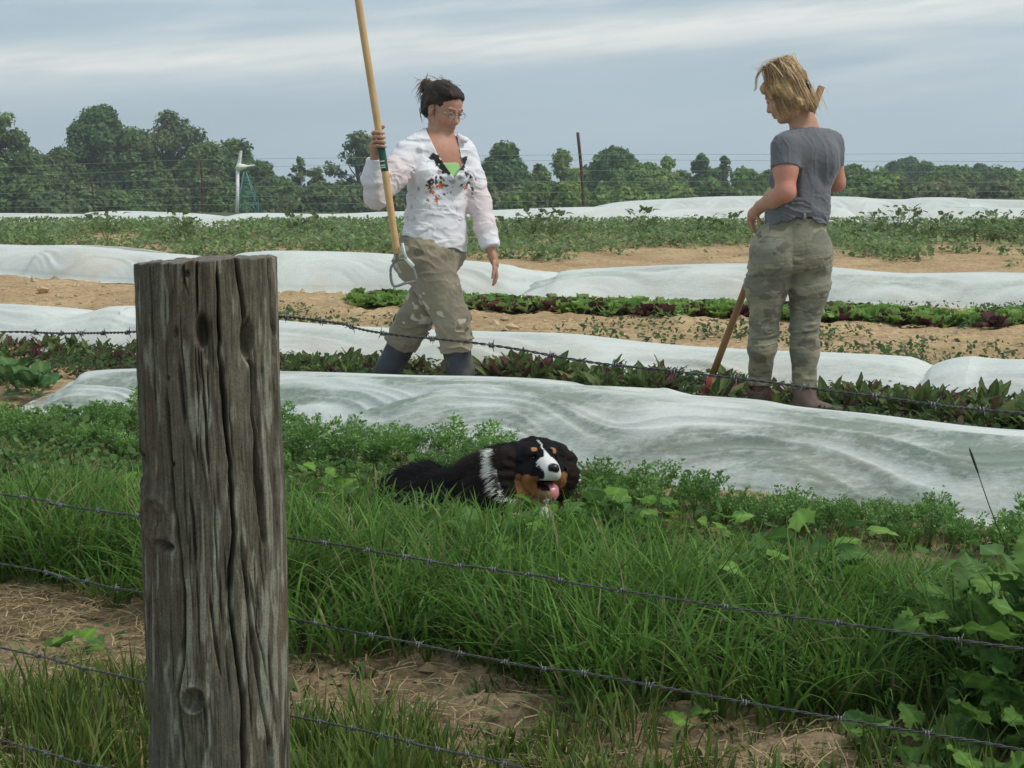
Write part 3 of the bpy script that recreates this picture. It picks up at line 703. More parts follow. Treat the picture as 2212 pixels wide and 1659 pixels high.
strand([(-900, 716), (-300, 724), (0, 719), (120, 721), (200, 718), (303, 716), (450, 706), (600, 686), (727, 700), (850, 722), (1050, 745), (1300, 785), (1510, 806), (1750, 836), (2000, 873), (2212, 893), (2800, 950)], 'topmost barbed wire, crossing in front of the walkers at shin height', 0, 1)
strand([(-700, 960), (0, 1067), (130, 1090), (303, 1114), (450, 1140), (620, 1162), (823, 1194), (964, 1217), (1115, 1239), (1283, 1265), (1700, 1330), (2212, 1403), (2800, 1485)], 'barbed wire passing just below the dog, second from the top', 0, 2)
strand([(-700, 1098), (0, 1218), (150, 1250), (305, 1281), (450, 1308), (619, 1336), (885, 1387), (1106, 1432), (1327, 1464), (1750, 1540), (2212, 1620), (2800, 1725)], 'barbed wire over the dark long grass, third from the top', 0, 3)
strand([(-700, 1240), (0, 1398), (150, 1435), (310, 1473), (450, 1506), (619, 1544), (779, 1577), (920, 1610), (1070, 1644), (1400, 1715), (2212, 1880)], 'barbed wire over the straw strip, fourth from the top', 0, 4)
strand([(-700, 1400), (0, 1597), (110, 1630), (221, 1659), (450, 1712), (619, 1752), (1200, 1900)], 'lowest barbed wire, seen only at the bottom left corner', 0, 5)
# ------------------------------------------------------------------ vegetation
def lerp_px(px, xs, vs): return np.interp(px, xs, vs)
GXS = [-700, 0, 300, 600, 900, 1200, 1600, 1900, 2212, 2900]
def grassT(px): return lerp_px(px, GXS, [1040, 1060, 1075, 1110, 1140, 1180, 1225, 1265, 1310, 1400])
def grassB(px): return lerp_px(px, GXS, [1230, 1270, 1300, 1400, 1450, 1490, 1550, 1580, 1640, 1750])
def scatter(n, xr, yr, seed, fn):
    r = np.random.default_rng(seed); x = r.uniform(*xr, n); y = r.uniform(*yr, n)
    p = np.stack([x, y, ground_at(x, y)], -1); px, row = project(p)
    k = r.uniform(0, 1, n) < fn(px, row, p); return p[k], px[k], row[k], r
def blades(name, root, h, lean, az, width, col, droop, segs=5, label=None):
    """curved grass blades, all in one mesh"""
    n = len(root); s = np.linspace(0, 1, segs+1)[None, :, None]
    d = np.stack([np.cos(az), np.sin(az), 0*az], -1)[:, None]
    h_ = h[:, None, None]
    path = root[:, None] + d*h_*(lean[:, None, None]*s + droop[:, None, None]*s**2.2*.8) + np.array((0, 0, 1.))*h_*(s*np.sqrt(np.clip(1-lean[:, None, None]**2*.5, .2, 1)) - droop[:, None, None]*s**2.6*.75)
    rr = np.random.default_rng(1); sa = az + rr.normal(math.pi/2, .5, n); side = np.stack([np.cos(sa), np.sin(sa), 0*sa], -1)[:, None]
    w = (width[:, None, None]*.5*np.clip(np.minimum(1, (1-s)*2.2), .03, 1)*(.6+.4*np.minimum(1, s*4)))
    V = np.stack([path-side*w, path+side*w], 2).reshape(-1, 3)
    k = np.arange(segs)*2; q = np.stack([k, k+1, k+3, k+2], -1)
    F = (q[None] + (np.arange(n)*(segs+1)*2)[:, None, None]).reshape(-1, 4)
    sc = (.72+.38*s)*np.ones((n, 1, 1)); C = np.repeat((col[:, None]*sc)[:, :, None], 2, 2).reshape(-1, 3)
    return mesh(name, V, F, C, True, M_grass)
def tufts(n_t, per, xr, yr, seed, fn, hfn, label, name, gcol=(.045, .105, .028), spread=.05, width=.006, droopr=(.1, .7), leanr=(.1, .6)):
    p, px, row, r = scatter(n_t, xr, yr, seed, fn)
    n = len(p); cnt = r.integers(int(per*.6), int(per*1.4), n); idx = np.repeat(np.arange(n), cnt); m_ = len(idx)
    az = r.uniform(0, 2*math.pi, m_); off = r.uniform(0, 1, m_)**.6*spread
    root = p[idx] + np.stack([np.cos(az)*off, np.sin(az)*off, 0*az], -1); root[:, 2] = ground_at(root[:, 0], root[:, 1])-.004
    h = (hfn(px, row)*r.uniform(.6, 1.3, n))[idx]*r.uniform(.5, 1.15, m_); az = az + r.normal(0, .7, m_)
    tv = r.uniform(.68, 1.3, n)[idx]; hue = r.uniform(0, 1, m_)[:, None]
    col = np.asarray(gcol)*tv[:, None]*r.uniform(.75, 1.3, (m_, 1))*(1-hue*.0) ; col = col*np.stack([1+.55*hue[:, 0], 1+.12*hue[:, 0], 1-.1*hue[:, 0]], -1)
    dry = r.uniform(0, 1, m_) < .06; col[dry] = np.array((.30, .27, .13))*r.uniform(.7, 1.1, (dry.sum(), 1))
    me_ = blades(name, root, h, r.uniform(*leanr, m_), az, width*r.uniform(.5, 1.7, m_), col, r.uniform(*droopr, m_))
    return obj(name, me_, kind='stuff', label=label)
clump = lambda p, sc, s: fbm(p*np.array((sc, sc, 0)), 2, s)
def f_main(px, row, p):
    e = clump(p, 2.2, 91)*35
    inside = sstep(-25, 20, row-grassT(px)-e)*sstep(-5, 25, grassB(px)+e-row)
    return inside*(.30+.70*(clump(p, 4, 92) > -.2))
def h_main(px, row):
    t_ = np.clip((row-grassT(px))/150, 0, 1); h = .14+.15*t_
    near_dog = np.exp(-((px-1060)/260)**2)*np.exp(-((row-1180)/60)**2); return h*(1+.18*near_dog)
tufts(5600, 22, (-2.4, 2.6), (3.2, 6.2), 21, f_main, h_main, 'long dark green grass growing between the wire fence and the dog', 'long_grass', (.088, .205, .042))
def f_front(px, row, p):
    e = clump(p, 2.5, 95)*50
    a = sstep(1470, 1540, row+e)*(px < 420); b_ = sstep(1540, 1620, row+e*1.3)*(px > 420)*sstep(1420, 1150, px); c_ = .22*(row > 1480)*(px > 1100)
    return np.clip(a+b_+c_, 0, 1)*.9
tufts(2600, 16, (-1.6, 1.7), (2.3, 3.9), 22, f_front, lambda px, row: .12+.06*np.sin(px*.01), 'upright green grass in the bottom corner and below the straw strip', 'near_grass', (.10, .175, .042), .04, .0048, (.05, .35), (.05, .35))
def f_low(px, row, p):
    top = lerp_px(px, GXS, [860, 900, 925, 975, 1020, 1060, 1110, 1150, 1195, 1290])
    inb = (row > top)*(row < grassT(px)+30)
    left = np.clip((1300-px)/700, 0, 1)*.55 + .42
    return inb*left*(.4+.6*(clump(p, 3, 97) > -.1))
tufts(7500, 14, (-3.6, 3.2), (4.6, 8.2), 23, f_low, lambda px, row: .075+0*px, 'short soft grass and seedlings among the feathery plants', 'short_grass', (.11, .20, .05), .06, .005, (.1, .5), (.1, .5))
def f_sp(px, row, p): return .6*(row > 1290)*(clump(p, 4, 99) > .0)
tufts(1300, 8, (-1.8, 2.0), (2.6, 4.4), 24, f_sp, lambda px, row: .07+0*px, 'small scattered seedlings on the bare strip', 'seedling_grass', (.07, .13, .04), .03, .006)
# ---- small leaves close to the ground (nobody could count them)
def leaflets(name, n, xr, yr, seed, fn, size, hr, cols, label, mat=None):
    p, px, row, r = scatter(n, xr, yr, seed, fn); n = len(p)
    p = p + np.stack([0*px, 0*px, r.uniform(hr[0], hr[1], n)], -1)
    nr = n3d(r.normal(0, .55, (n, 3))+np.array((0, -.25, .9))); a = n3d(np.cross(nr, r.normal(size=(n, 3)))); b_ = np.cross(nr, a); s = size*r.lognormal(0, .35, (n, 1))
    V = np.stack([p-a*s, p-a*s*.2-b_*s*.62, p+a*s*.7-b_*s*.3, p+a*s, p+a*s*.6+b_*s*.4, p-a*s*.2+b_*s*.62], 1).reshape(-1, 3)
    F = np.array([(0, 1, 2, 3), (0, 3, 4, 5)])[None] + 6*np.arange(n)[:, None, None]
    cs = np.asarray(cols)[r.integers(0, len(cols), n)]*r.uniform(.75, 1.25, (n, 1))
    return obj(name, mesh(name, V, F.reshape(-1, 4), np.repeat(cs, 6, 0), False, mat or M_grass), kind='stuff', label=label)
leaflets('ground_weeds', 90000, (-3.8, 3.4), (4.3, 8.3), 31, lambda px, row, p: (row > lerp_px(px, GXS, [850, 895, 915, 965, 1010, 1050, 1100, 1140, 1185, 1280]))*(row < grassT(px)+60)*np.clip(.25+.75*(clump(p, 3, 41) > 0)+.5*(px < 800), 0, 1)*(.3+.7*(px < 1400)), .013, (.0, .07), [(.09, .17, .045), (.12, .21, .06), (.07, .13, .04), (.16, .24, .09)], 'low creeping weeds and clover between the cover and the long grass')
leaflets('path_weeds', 60000, (-6.5, 7.5), (8.6, 14.2), 32, lambda px, row, p: (clump(p, 1.1, 43) > .28)*(.15+.85*(clump(p, 5, 44) > 0))*(row > 670), .014, (.0, .08), [(.085, .14, .055), (.10, .17, .06), (.06, .11, .05)], 'patches of low weeds on the sandy path between the beds')
leaflets('weedy_crops', 230000, (-11, 12), (14.2, 25.5), 33, lambda px, row, p: np.clip((clump(p, .9, 45)+.50-np.clip((row-548)/36, 0, 1)*1.05+.45*vnoise(p*np.array((2.2, 2.2, 0)), 46)+.2*(row < 510))*1.5, 0, 1)*(row > 480)*(row < lerp_px(px, [0, 380, 470, 1100, 1200, 2212], [538, 562, 562, 578, 590, 600])), .025, (.0, .18), [(.17, .26, .10), (.18, .29, .11), (.14, .22, .09), (.26, .33, .16), (.20, .29, .10), (.20, .22, .12)], 'wide band of squash and weeds between the two farthest cover rows')
leaflets('bed_weeds', 110000, (-5.5, 4.5), (6.3, 10.8), 34, lambda px, row, p: (row > lerp_px(px, [0, 600, 1300, 2212], [755, 785, 815, 870]))*(row < lerp_px(px, [0, 600, 1300, 2212], [800, 860, 900, 990]))*1.0*np.where(px < 110, .2, 1), .015, (.0, .08), [(.06, .11, .035), (.08, .14, .045), (.045, .085, .03), (.09, .075, .04)], 'small weeds filling the ground of the red and green leaf bed')
leaflets('strip_weeds', 2600, (-1.8, 2.0), (2.5, 4.4), 35, lambda px, row, p: (row > 1330)*(clump(p, 6, 99) > .1)*.9, .010, (.0, .035), [(.08, .15, .05), (.11, .19, .07)], 'tiny clover leaves on the bare strip near the wires')
# ---- dry straw
p, px, row, r = scatter(30000, (-1.9, 2.2), (2.4, 4.6), 36, lambda px, row, p: (row > grassB(px)-40)*(.25+.75*(clump(p, 3, 51) > -.1)))
n = len(p); a = r.uniform(0, math.pi, n); L = r.uniform(.03, .13, n); d = np.stack([np.cos(a), np.sin(a), r.normal(0, .12, n)], -1)*L[:, None]/2
p[:, 2] += r.uniform(.012, .03, n); side = n3d(np.cross(d, r.normal(0, .3, (n, 3))+np.array((0, 0, 1))))*r.uniform(.0007, .0018, (n, 1)); md = p + r.normal(0, .006, (n, 3)); md[:, 2] = p[:, 2]+.006
V = np.stack([p-d-side, p-d+side, md+side, md-side, p+d+side, p+d-side], 1).reshape(-1, 3)
F = (np.array([(0, 1, 2, 3), (3, 2, 4, 5)])[None]+6*np.arange(n)[:, None, None]).reshape(-1, 4)
cc = np.array((.52, .41, .23))*r.uniform(.4, 1.25, (n, 1))
obj('straw', mesh('straw', V, F, np.repeat(cc, 6, 0), False, M_grass), kind='stuff', label='dry straw and grass clippings lying on the bare strip near the fence')
# ---- leaves
def leaf_mesh(name, L, Wd, col, n=7, curl=.3, fold=.25, lobes=0, ruf=0, serr=0, seed=0, stem=.3, pts=1.0, mat=None, vein=None, heart=0):
    """one leaf: base at the origin growing along +Y, face up; the stalk is a thin strip"""
    r = np.random.default_rng(seed); m_ = 7
    s = np.linspace(0, 1, n); u = np.linspace(-1, 1, m_)
    w = Wd*.5*np.sin(math.pi*np.clip(s**(.62 if not heart else .5), 0, 1))**.75
    w[0] = .06*Wd if not heart else .26*Wd; w[-1] = .02*Wd
    if lobes: w = w*(1+.22*np.cos(s*math.pi*2*lobes))
    V = np.zeros((n, m_, 3)); sx = w[:, None]*u[None]; back = heart*Wd*.22*np.abs(u)[None]*(1-s[:, None])**3
    V[..., 0] = sx*(1+serr*np.array([(-1)**k for k in range(n)])[:, None]*(np.abs(u) > .9)[None]*.25)
    y = L*(stem+(1-stem)*s)
    V[..., 1] = y[:, None] - back - serr*(np.abs(u) > .9)[None]*.02*L
    V[..., 2] = fold*np.abs(sx) - curl*L*(s[:, None]**2) + ruf*Wd*.16*(np.abs(u)[None]**2)*np.sin(s[:, None]*17+u[None]*3+seed) + ruf*.02*L*r.normal(size=(n, m_))
    i = np.arange(n-1)[:, None]*m_; j = np.arange(m_-1)[None]
    F = np.stack([i+j, i+j+1, i+m_+j+1, i+m_+j], -1).reshape(-1, 4)
    C = np.ones((n, m_, 3))*np.asarray(col)*r.uniform(.9, 1.1, (n, m_, 1)); C[:, m_//2] = np.asarray(vein if vein is not None else np.asarray(col)*1.35)
    sw = .012*max(L, .05)+.0008; st = np.array([(-sw, 0, 0), (sw, 0, 0), (sw*.7, L*stem*1.05, .0), (-sw*.7, L*stem*1.05, .0)])
    return mesh(name, np.concatenate([V.reshape(-1, 3), st]), np.concatenate([F, [(n*m_, n*m_+1, n*m_+2, n*m_+3)]]), np.concatenate([C.reshape(-1, 3), np.tile(np.asarray(vein if vein is not None else np.asarray(col)*1.2), (4, 1))]), True, mat or M_leaf)
# ---- chard and beet plants: every leaf a part
GC = [(.115, .18, .055), (.14, .215, .07), (.09, .15, .05), (.17, .23, .09)]
RC = [(.13, .075, .06), (.15, .10, .06), (.10, .05, .055)]
chard_leaves = [leaf_mesh('leaf', .18, .052, GC[k % 4], 8, .12, .25, 0, .5, 0, k, .38, vein=(.20, .22, .10)) for k in range(4)] + [leaf_mesh('leaf', .16, .048, RC[k], 8, .15, .25, 0, .5, 0, k+9, .35, vein=(.25, .06, .07)) for k in range(3)] + [leaf_mesh('leaf', .17, .05, (.11, .13, .05), 8, .3, .2, 0, .5, 0, 20, .35, vein=(.28, .10, .08))]
def chard(seed, red):
    r = np.random.default_rng(seed); root = obj('chard_plant', None, label='x', cat='plant')
    for k in range(int(r.integers(13, 17))):
        me_ = chard_leaves[int(r.integers(4, 8)) if r.uniform() < red else int(r.integers(0, 4))]
        az = r.uniform(0, 6.28); tilt = math.radians(r.uniform(35, 82)); s = r.uniform(.5, .95)
        obj('leaf', me_, root, loc=(r.normal(0, .02), r.normal(0, .012), 0), rot=(tilt, r.normal(0, .3), az), scale=(s, s, s))
    return root
rc = np.random.default_rng(77)
protos = [chard(k, .1+.13*k) for k in range(5)]; used = set()
def place(protos, px, row, sc, label, group, r, jit=(8, 5), pick=None):
    k = int(r.integers(0, len(protos))) if pick is None else pick
    g = G(px+r.normal(0, jit[0]), row+r.normal(0, jit[1])); g[2] = ground_at(g[0], g[1])-.003
    rz = (r.normal(0, .08), r.normal(0, .08), r.uniform(0, 6.28))
    key = protos[k].name
    if key not in used:
        used.add(key); o = protos[k]; o.location = [float(v) for v in g]; o.rotation_euler = rz; o.scale = (sc,)*3; o['label'] = label
        if group: o['group'] = group
        return o
    return copy_tree(protos[k], g, rz, (sc,)*3, label, group)
LC = 'leafy green and dark red chard plant in the bed behind the nearest cover'
for px in np.concatenate([np.arange(-260, 1080, 30), np.arange(1080, 2420, 25)]):
    row = lerp_px(px, [-260, 0, 300, 600, 1000, 1300, 1600, 2000, 2212, 2500], [752, 768, 782, 806, 828, 850, 878, 905, 925, 955])
    tall = 1.25 if 1040 < px < 1230 else (1.1 if px > 1000 else .9)
    for q in range(2):
        if 1455 < px < 1555 or (1600 < px < 1815 and q) or (800 < px < 1040 and q): continue
        place(protos, px, row+q*15-8, tall*rc.uniform(.8, 1.15), LC, 'chard plants in the leaf bed', rc)
for px, row, lb in ((1080, 846, 'tall chard plant right behind the front rubber boot'), (1118, 838, 'tallest upright chard plant, leaves standing before the low cover'), (1152, 846, 'big chard plant right of the tallest one'), (1572, 848, 'chard plant with pointed leaves just behind the hoe handle')):
    place(protos, px, row, 1.5 if px < 1500 else 1.0, lb, None, rc, (0, 0))
# ---- big-leaved plants at the left edge
bl = [leaf_mesh('leaf', .24, .15, c, 8, .25, .15, 1.5, .7, 0, k, .35, vein=(.20, .28, .13)) for k, c in enumerate([(.085, .19, .065), (.10, .22, .07), (.07, .15, .06)])]
def bigleaf(seed):
    r = np.random.default_rng(seed); root = obj('brassica_plant', None, label='x', cat='plant')
    for k in range(11):
        s = r.uniform(.6, 1.05); obj('leaf', bl[k % 3], root, loc=(0, 0, .01), rot=(math.radians(r.uniform(20, 75)), 0, k*2.4+r.normal(0, .2)), scale=(s,)*3)
    return root
bp_ = [bigleaf(k) for k in range(3)]
for px, row, lb in ((14, 850, 'big bright green leafy plant at the left edge, front one'), (70, 862, 'broad-leaved bright green plant touching the left end of the nearest cover'), (-40, 838, 'broad-leaved plant cut by the left edge'), (36, 826, 'broad-leaved plant behind the front one at the left edge'), (92, 834, 'small broad-leaved plant nearest the sandy gap left of the post'), (-110, 850, 'broad-leaved plant outside the left edge'), (-190, 836, 'outermost broad-leaved plant past the left edge')):
    place(bp_, px, row, .95 if px < 80 else .7, lb, None, rc, (0, 0))
# ---- lettuces
def lettuce(seed, cols):
    r = np.random.default_rng(seed); mb = MB()
    for k in range(16):
        s = r.uniform(.55, 1); az = k*2.4; el = math.radians(r.uniform(15, 78) if k > 5 else r.uniform(10, 35)); c = np.asarray(cols[int(r.integers(0, len(cols)))])*r.uniform(.85, 1.2)
        n_, m_ = 5, 5; ss = np.linspace(0, 1, n_)[:, None]; u = np.linspace(-1, 1, m_)[None]
        w = .055*s*np.sqrt(ss+.02); x = w*u; rad = .12*s*ss; z = .03*np.sin(ss*7+u*5+k)*ss*np.abs(u)*s
        lx = rad*math.cos(el) - z*math.sin(el)*.6; lz = rad*math.sin(el) + z*math.cos(el) + .008
        V = np.stack([lx*math.cos(az)-x*math.sin(az), lx*math.sin(az)+x*math.cos(az), lz+0*x], -1).reshape(-1, 3)
        i = np.arange(n_-1)[:, None]*m_; j = np.arange(m_-1)[None]; mb.add(V, np.stack([i+j, i+j+1, i+m_+j+1, i+m_+j], -1).reshape(-1, 4), None, c*(.8+.35*np.repeat(ss, m_, 1).reshape(-1, 1)))
    return obj('lettuce', mb.me('lettuce', M_leaf), label='x', cat='lettuce')
GL = [(.18, .31, .08), (.22, .36, .10)]; RL = [(.10, .04, .045), (.13, .06, .055)]
lp = [lettuce(1, GL), lettuce(2, GL), lettuce(3, GL+RL[:1]), lettuce(4, RL), lettuce(5, RL+GL[:1])]
for lane, (o1, o2) in enumerate(((-3, -6), (2, 1), (7, 10))):
    x = 765. + lane*9
    while x < 2560:
        t_ = (x-765)/1450; row = 657+t_*44 + o1 + (o2-o1)*t_
        red = lane == 2 and x > 900 and rc.uniform() < .3
        k = int(rc.integers(2, 5)) if red or rc.uniform() < .08 else int(rc.integers(0, 3))
        place(lp, x, row, rc.uniform(.85, 1.2), ['bright green young lettuce in the row before the middle cover', 'bright green young lettuce in the row before the middle cover', 'green lettuce with some red leaves in the row before the middle cover', 'dark red young lettuce in the row before the middle cover', 'dark red lettuce with green leaves in the row before the middle cover'][k], 'young lettuces in the row', rc, (4, 1.5), k)
        x += 19 + 5*t_ + rc.uniform(-3, 4)
# ---- feathery carrot plants
def carrot(seed):
    r = np.random.default_rng(seed); mb = MB()
    for f in range(int(r.integers(9, 14))):
        az = r.uniform(0, 6.28); h = r.uniform(.10, .175); ln = r.uniform(.15, .7); s = np.linspace(0, 1, 8)[:, None]
        pts = np.array((math.cos(az), math.sin(az), 0))*h*ln*(s**1.4) + np.array((0, 0, 1))*h*(s-.18*s**3)
        c = np.array((.16, .29, .085))*r.uniform(.8, 1.25)
        side = np.array((-math.sin(az), math.cos(az), 0)); w = .0012
        V = np.stack([pts-side*w, pts+side*w], 1).reshape(-1, 3); k = np.arange(7)*2; mb.add(V, np.stack([k, k+1, k+3, k+2], -1), None, c*.9)
        q = 50; t_ = r.uniform(.32, 1, q); bp2 = np.stack([np.interp(t_, s[:, 0], pts[:, a]) for a in range(3)], -1)
        out = (1.08-t_)[:, None]*.075*r.uniform(.15, 1, (q, 1)); sd = np.where(np.arange(q) % 2, 1, -1)[:, None]
        fwd = n3d(np.array((math.cos(az)*ln, math.sin(az)*ln, 1)))
        p_ = bp2 + side*sd*out + fwd*out*.55 + r.normal(0, .004, (q, 3)); a_ = n3d(side*sd+fwd*.9+r.normal(0, .5, (q, 3))); b_ = n3d(np.cross(a_, r.normal(size=(q, 3)))); z = r.uniform(.0045, .0105, (q, 1))
        V = np.stack([p_-a_*z*.6, p_-b_*z*.42+a_*z*.2, p_+a_*z, p_+b_*z*.42+a_*z*.2], 1).reshape(-1, 3)
        mb.add(V, np.arange(4*q).reshape(q, 4), None, np.repeat(c*r.uniform(.85, 1.25, (q, 1)), 4, 0))
    return obj('carrot_plant', mb.me('carrot_plant', M_leaf, False), label='x', cat='plant')
cp_ = [carrot(k) for k in range(5)]
LK = 'feathery green carrot top in the strip between the dog and the nearest cover'
hem = lambda x: lerp_px(x, [0, 130, 300, 600, 800, 1000, 1200, 1400, 1600, 1800, 2000, 2212, 2500], [890, 900, 918, 950, 985, 1005, 1030, 1055, 1082, 1102, 1125, 1152, 1192])
kk = 0
for x in np.arange(-120, 2560, 29.):
    for lane in range(3 if x < 950 else 2):
        if kk >= 288: break
        row = hem(max(x, 0)) + [12, 38, 70][lane] + (26 if x > 1150 else 0)
        if 800 < x < 1280 and lane == 2 or x < 190 and lane == 0: continue
        if x > 1150 and rc.uniform() < .14: continue
        place(cp_, x+rc.uniform(-8, 8), row, float(rc.choice((.65, .85, 1.0, 1.15, 1.4), p=(.2, .3, .25, .15, .1)))*(.85 if lane == 2 else 1), LK, 'carrot tops in front of the nearest cover', rc, (6, 5)); kk += 1
# ---- broadleaf weeds: every leaf a part
wl = [leaf_mesh('leaf', .085, .062, c, 8, .22, .12, 0, .25, .5, k, .35, heart=1, vein=np.asarray(c)*1.4) for k, c in enumerate([(.15, .29, .05), (.12, .24, .05), (.18, .33, .07), (.09, .19, .05)])]
def weed(seed, n=9, spread=1.0, leaves=wl, h=.14, name='broadleaf_weed', tilt=(5, 50), label='x'):
    r = np.random.default_rng(seed); root = obj(name, None, label=label, cat='plant'); sb = MB()
    for k in range(n):
        az = r.uniform(0, 6.28); d = h*r.uniform(.05, .75)*spread; z = h*r.uniform(.25, 1)
        b_ = np.array((math.cos(az)*d, math.sin(az)*d, z)); sb.tube([(0, 0, 0), b_*np.array((.5, .5, .6)), b_], [.002, .0015, .001], 5, (.13, .2, .06), False)
        s = r.uniform(.7, 1.35); obj('leaf', leaves[int(r.integers(0, len(leaves)))], root, loc=b_, rot=(math.radians(r.uniform(*tilt)), r.normal(0, .35), az-math.pi/2+r.normal(0, .5)), scale=(s,)*3)
    obj('stem', sb.me('stem', M_leaf), root)
    return root
W1 = [(1245, 1120, 1.0, 12, .15, 'bright green broadleaf weed just right below the face of the dog'), (1185, 1150, .9, 9, .12, 'pale broadleaf weed under the open mouth of the dog'),
      (735, 1120, .9, 9, .12, 'round-leaved weed between the post and the rear of the dog'), (880, 1150, .9, 8, .10, 'low round-leaved weed in front of the rump of the dog'),
      (1140, 1235, 1.0, 12, .16, 'light green broadleaf clump below the chest of the dog'), (1040, 1255, 1.0, 10, .15, 'broadleaf weed with a tall pale leaf, above the second wire'),
      (1330, 1160, 1.0, 10, .13, 'bright broadleaf weed one step right of the dog'), (1425, 1200, .9, 8, .12, 'small leafy weed among the seedlings right of the dog'),
      (1740, 1300, 1.1, 12, .20, 'tall green broadleaf weed above the second wire, centre right'), (1630, 1340, .9, 7, .20, 'lime green upright weed touching the second wire'),
      (1830, 1360, 1.0, 10, .16, 'leafy weed in the long grass left of the bramble'), (225, 1120, .8, 8, .13, 'round-leaved weed just left of the post'),
      (130, 1150, .8, 8, .14, 'broad-leaved weed above the left half of the second wire'), (60, 1110, .75, 8, .13, 'low weed with round leaves near the left edge'),
      (700, 1090, .9, 9, .14, 'pale leafed weed beside the right side of the post'), (1560, 1280, .9, 8, .13, 'plain leafy weed left of the lime green one'),
      (1270, 1560, .7, 6, .07, 'little rosette weed on the straw strip'), (1480, 1600, .7, 6, .07, 'second little rosette weed farther right on the straw'),
      (170, 1420, .8, 7, .09, 'small weed on the bare mound left of the post'), (1880, 1630, .8, 8, .08, 'low leafy weed on the straw below the third wire')]
for k, (px, row, sc, n, h, lb) in enumerate(W1):
    w_ = weed(200+k, n, 1.0, wl, h, label=lb); g = G(px, row); w_.location = [float(v) for v in (g[0], g[1], ground_at(g[0], g[1]))]; w_.scale = (sc,)*3
wp_ = [weed(260+k, 9, 1.0, wl, .13) for k in range(3)]
for px, row in [(770, 1180), (850, 1215), (960, 1180), (1090, 1195), (1200, 1215), (1290, 1235), (1385, 1250), (1500, 1235), (1590, 1215), (1680, 1240), (1790, 1270), (1880, 1300), (1010, 1130), (1300, 1120), (1370, 1145), (1460, 1160), (660, 1180), (1950, 1330), (1560, 1170), (1660, 1185), (20, 1170), (280, 1170)]:
    place(wp_, px, row, rc.uniform(.5, .85), 'small pale green broadleaf weed among the grass tips around the dog', 'small broadleaf weeds in the long grass', rc, (10, 6))
brl = [leaf_mesh('leaf', .12, .115, c, 17, .22, .12, 0, .45, .45, k+30, .25, heart=1, vein=np.asarray(c)*1.5) for k, c in enumerate([(.13, .25, .055), (.10, .20, .05), (.15, .28, .065), (.08, .16, .045)])]
for k, (px, row, sc, n, h, lb) in enumerate([(2130, 1490, .75, 18, .26, 'tall serrated bramble in the long grass, left one of the right corner'), (2200, 1500, .9, 24, .33, 'highest serrated bramble at the right edge above the second wire'),
      (2290, 1560, 1.0, 24, .36, 'dense bramble cut by the right edge'), (2160, 1600, .75, 20, .22, 'dark low bramble beside the straw under the third wire'), (2230, 1660, .8, 20, .22, 'bramble in the bottom right corner'),
      (2330, 1620, 1.1, 22, .33, 'bramble just outside the right edge'), (2010, 1650, .7, 10, .12, 'small bramble shoot on the straw at the bottom right'), (2120, 1790, .8, 14, .15, 'bramble below the bottom right corner')]):
    w_ = weed(300+k, n, 1.1, brl, h, 'bramble', (0, 65), lb); g = G(px, row); w_.location = [float(v) for v in (g[0], g[1], ground_at(g[0], g[1]))]; w_.scale = (sc,)*3
# ---- taller plants standing out of the far weedy band
tl = [leaf_mesh('leaf', .11, .06, c, 6, .25, .2, 0, .4, 0, k+50, .3) for k, c in enumerate([(.10, .155, .065), (.12, .18, .075), (.15, .21, .09)])]
TP = [(1848, 'left'), (1890, ''), (1932, ''), (1975, ''), (2012, ''), (2058, ''), (2095, ''), (2140, ''), (2190, ''), (1150, ''), (1190, ''), (1100, ''), (1500, ''), (1560, ''), (700, ''), (630, ''), (235, ''), (400, ''), (1395, ''), (2250, ''), (-60, '')]
tp_ = [weed(400+k, 34, .7, tl, .40, 'potato_plant', (10, 70)) for k in range(3)]
for px, _ in TP:
    place(tp_, px, 521+rc.uniform(-4, 8), rc.uniform(.85, 1.15), 'upright bushy potato plant standing out of the far weedy band', 'potato plants in the far band', rc, (6, 2))
# ---- the lone tall seed stalk at the right
g = G(2225, 1290); top = P(2100, 985, g[1]-.1); mb = MB(); mid_ = (g+top)/2+np.array((-.015, 0, .01))
mb.tube(tubepath([g, mid_, top], 14), np.linspace(.0022, .0012, 14), 6, (.10, .16, .06)); c_ = tubepath([mid_*.25+top*.75, top, top+(top-mid_)*.12], 10); mb.tube(c_, [.002, .003, .0034, .0036, .0036, .0034, .003, .0026, .002, .001], 7, (.09, .13, .07))
obj('grass_stalk', mb.me('grass_stalk', M_leaf), label='single tall grass stalk leaning left against the cover, near the right edge', cat='grass stalk')
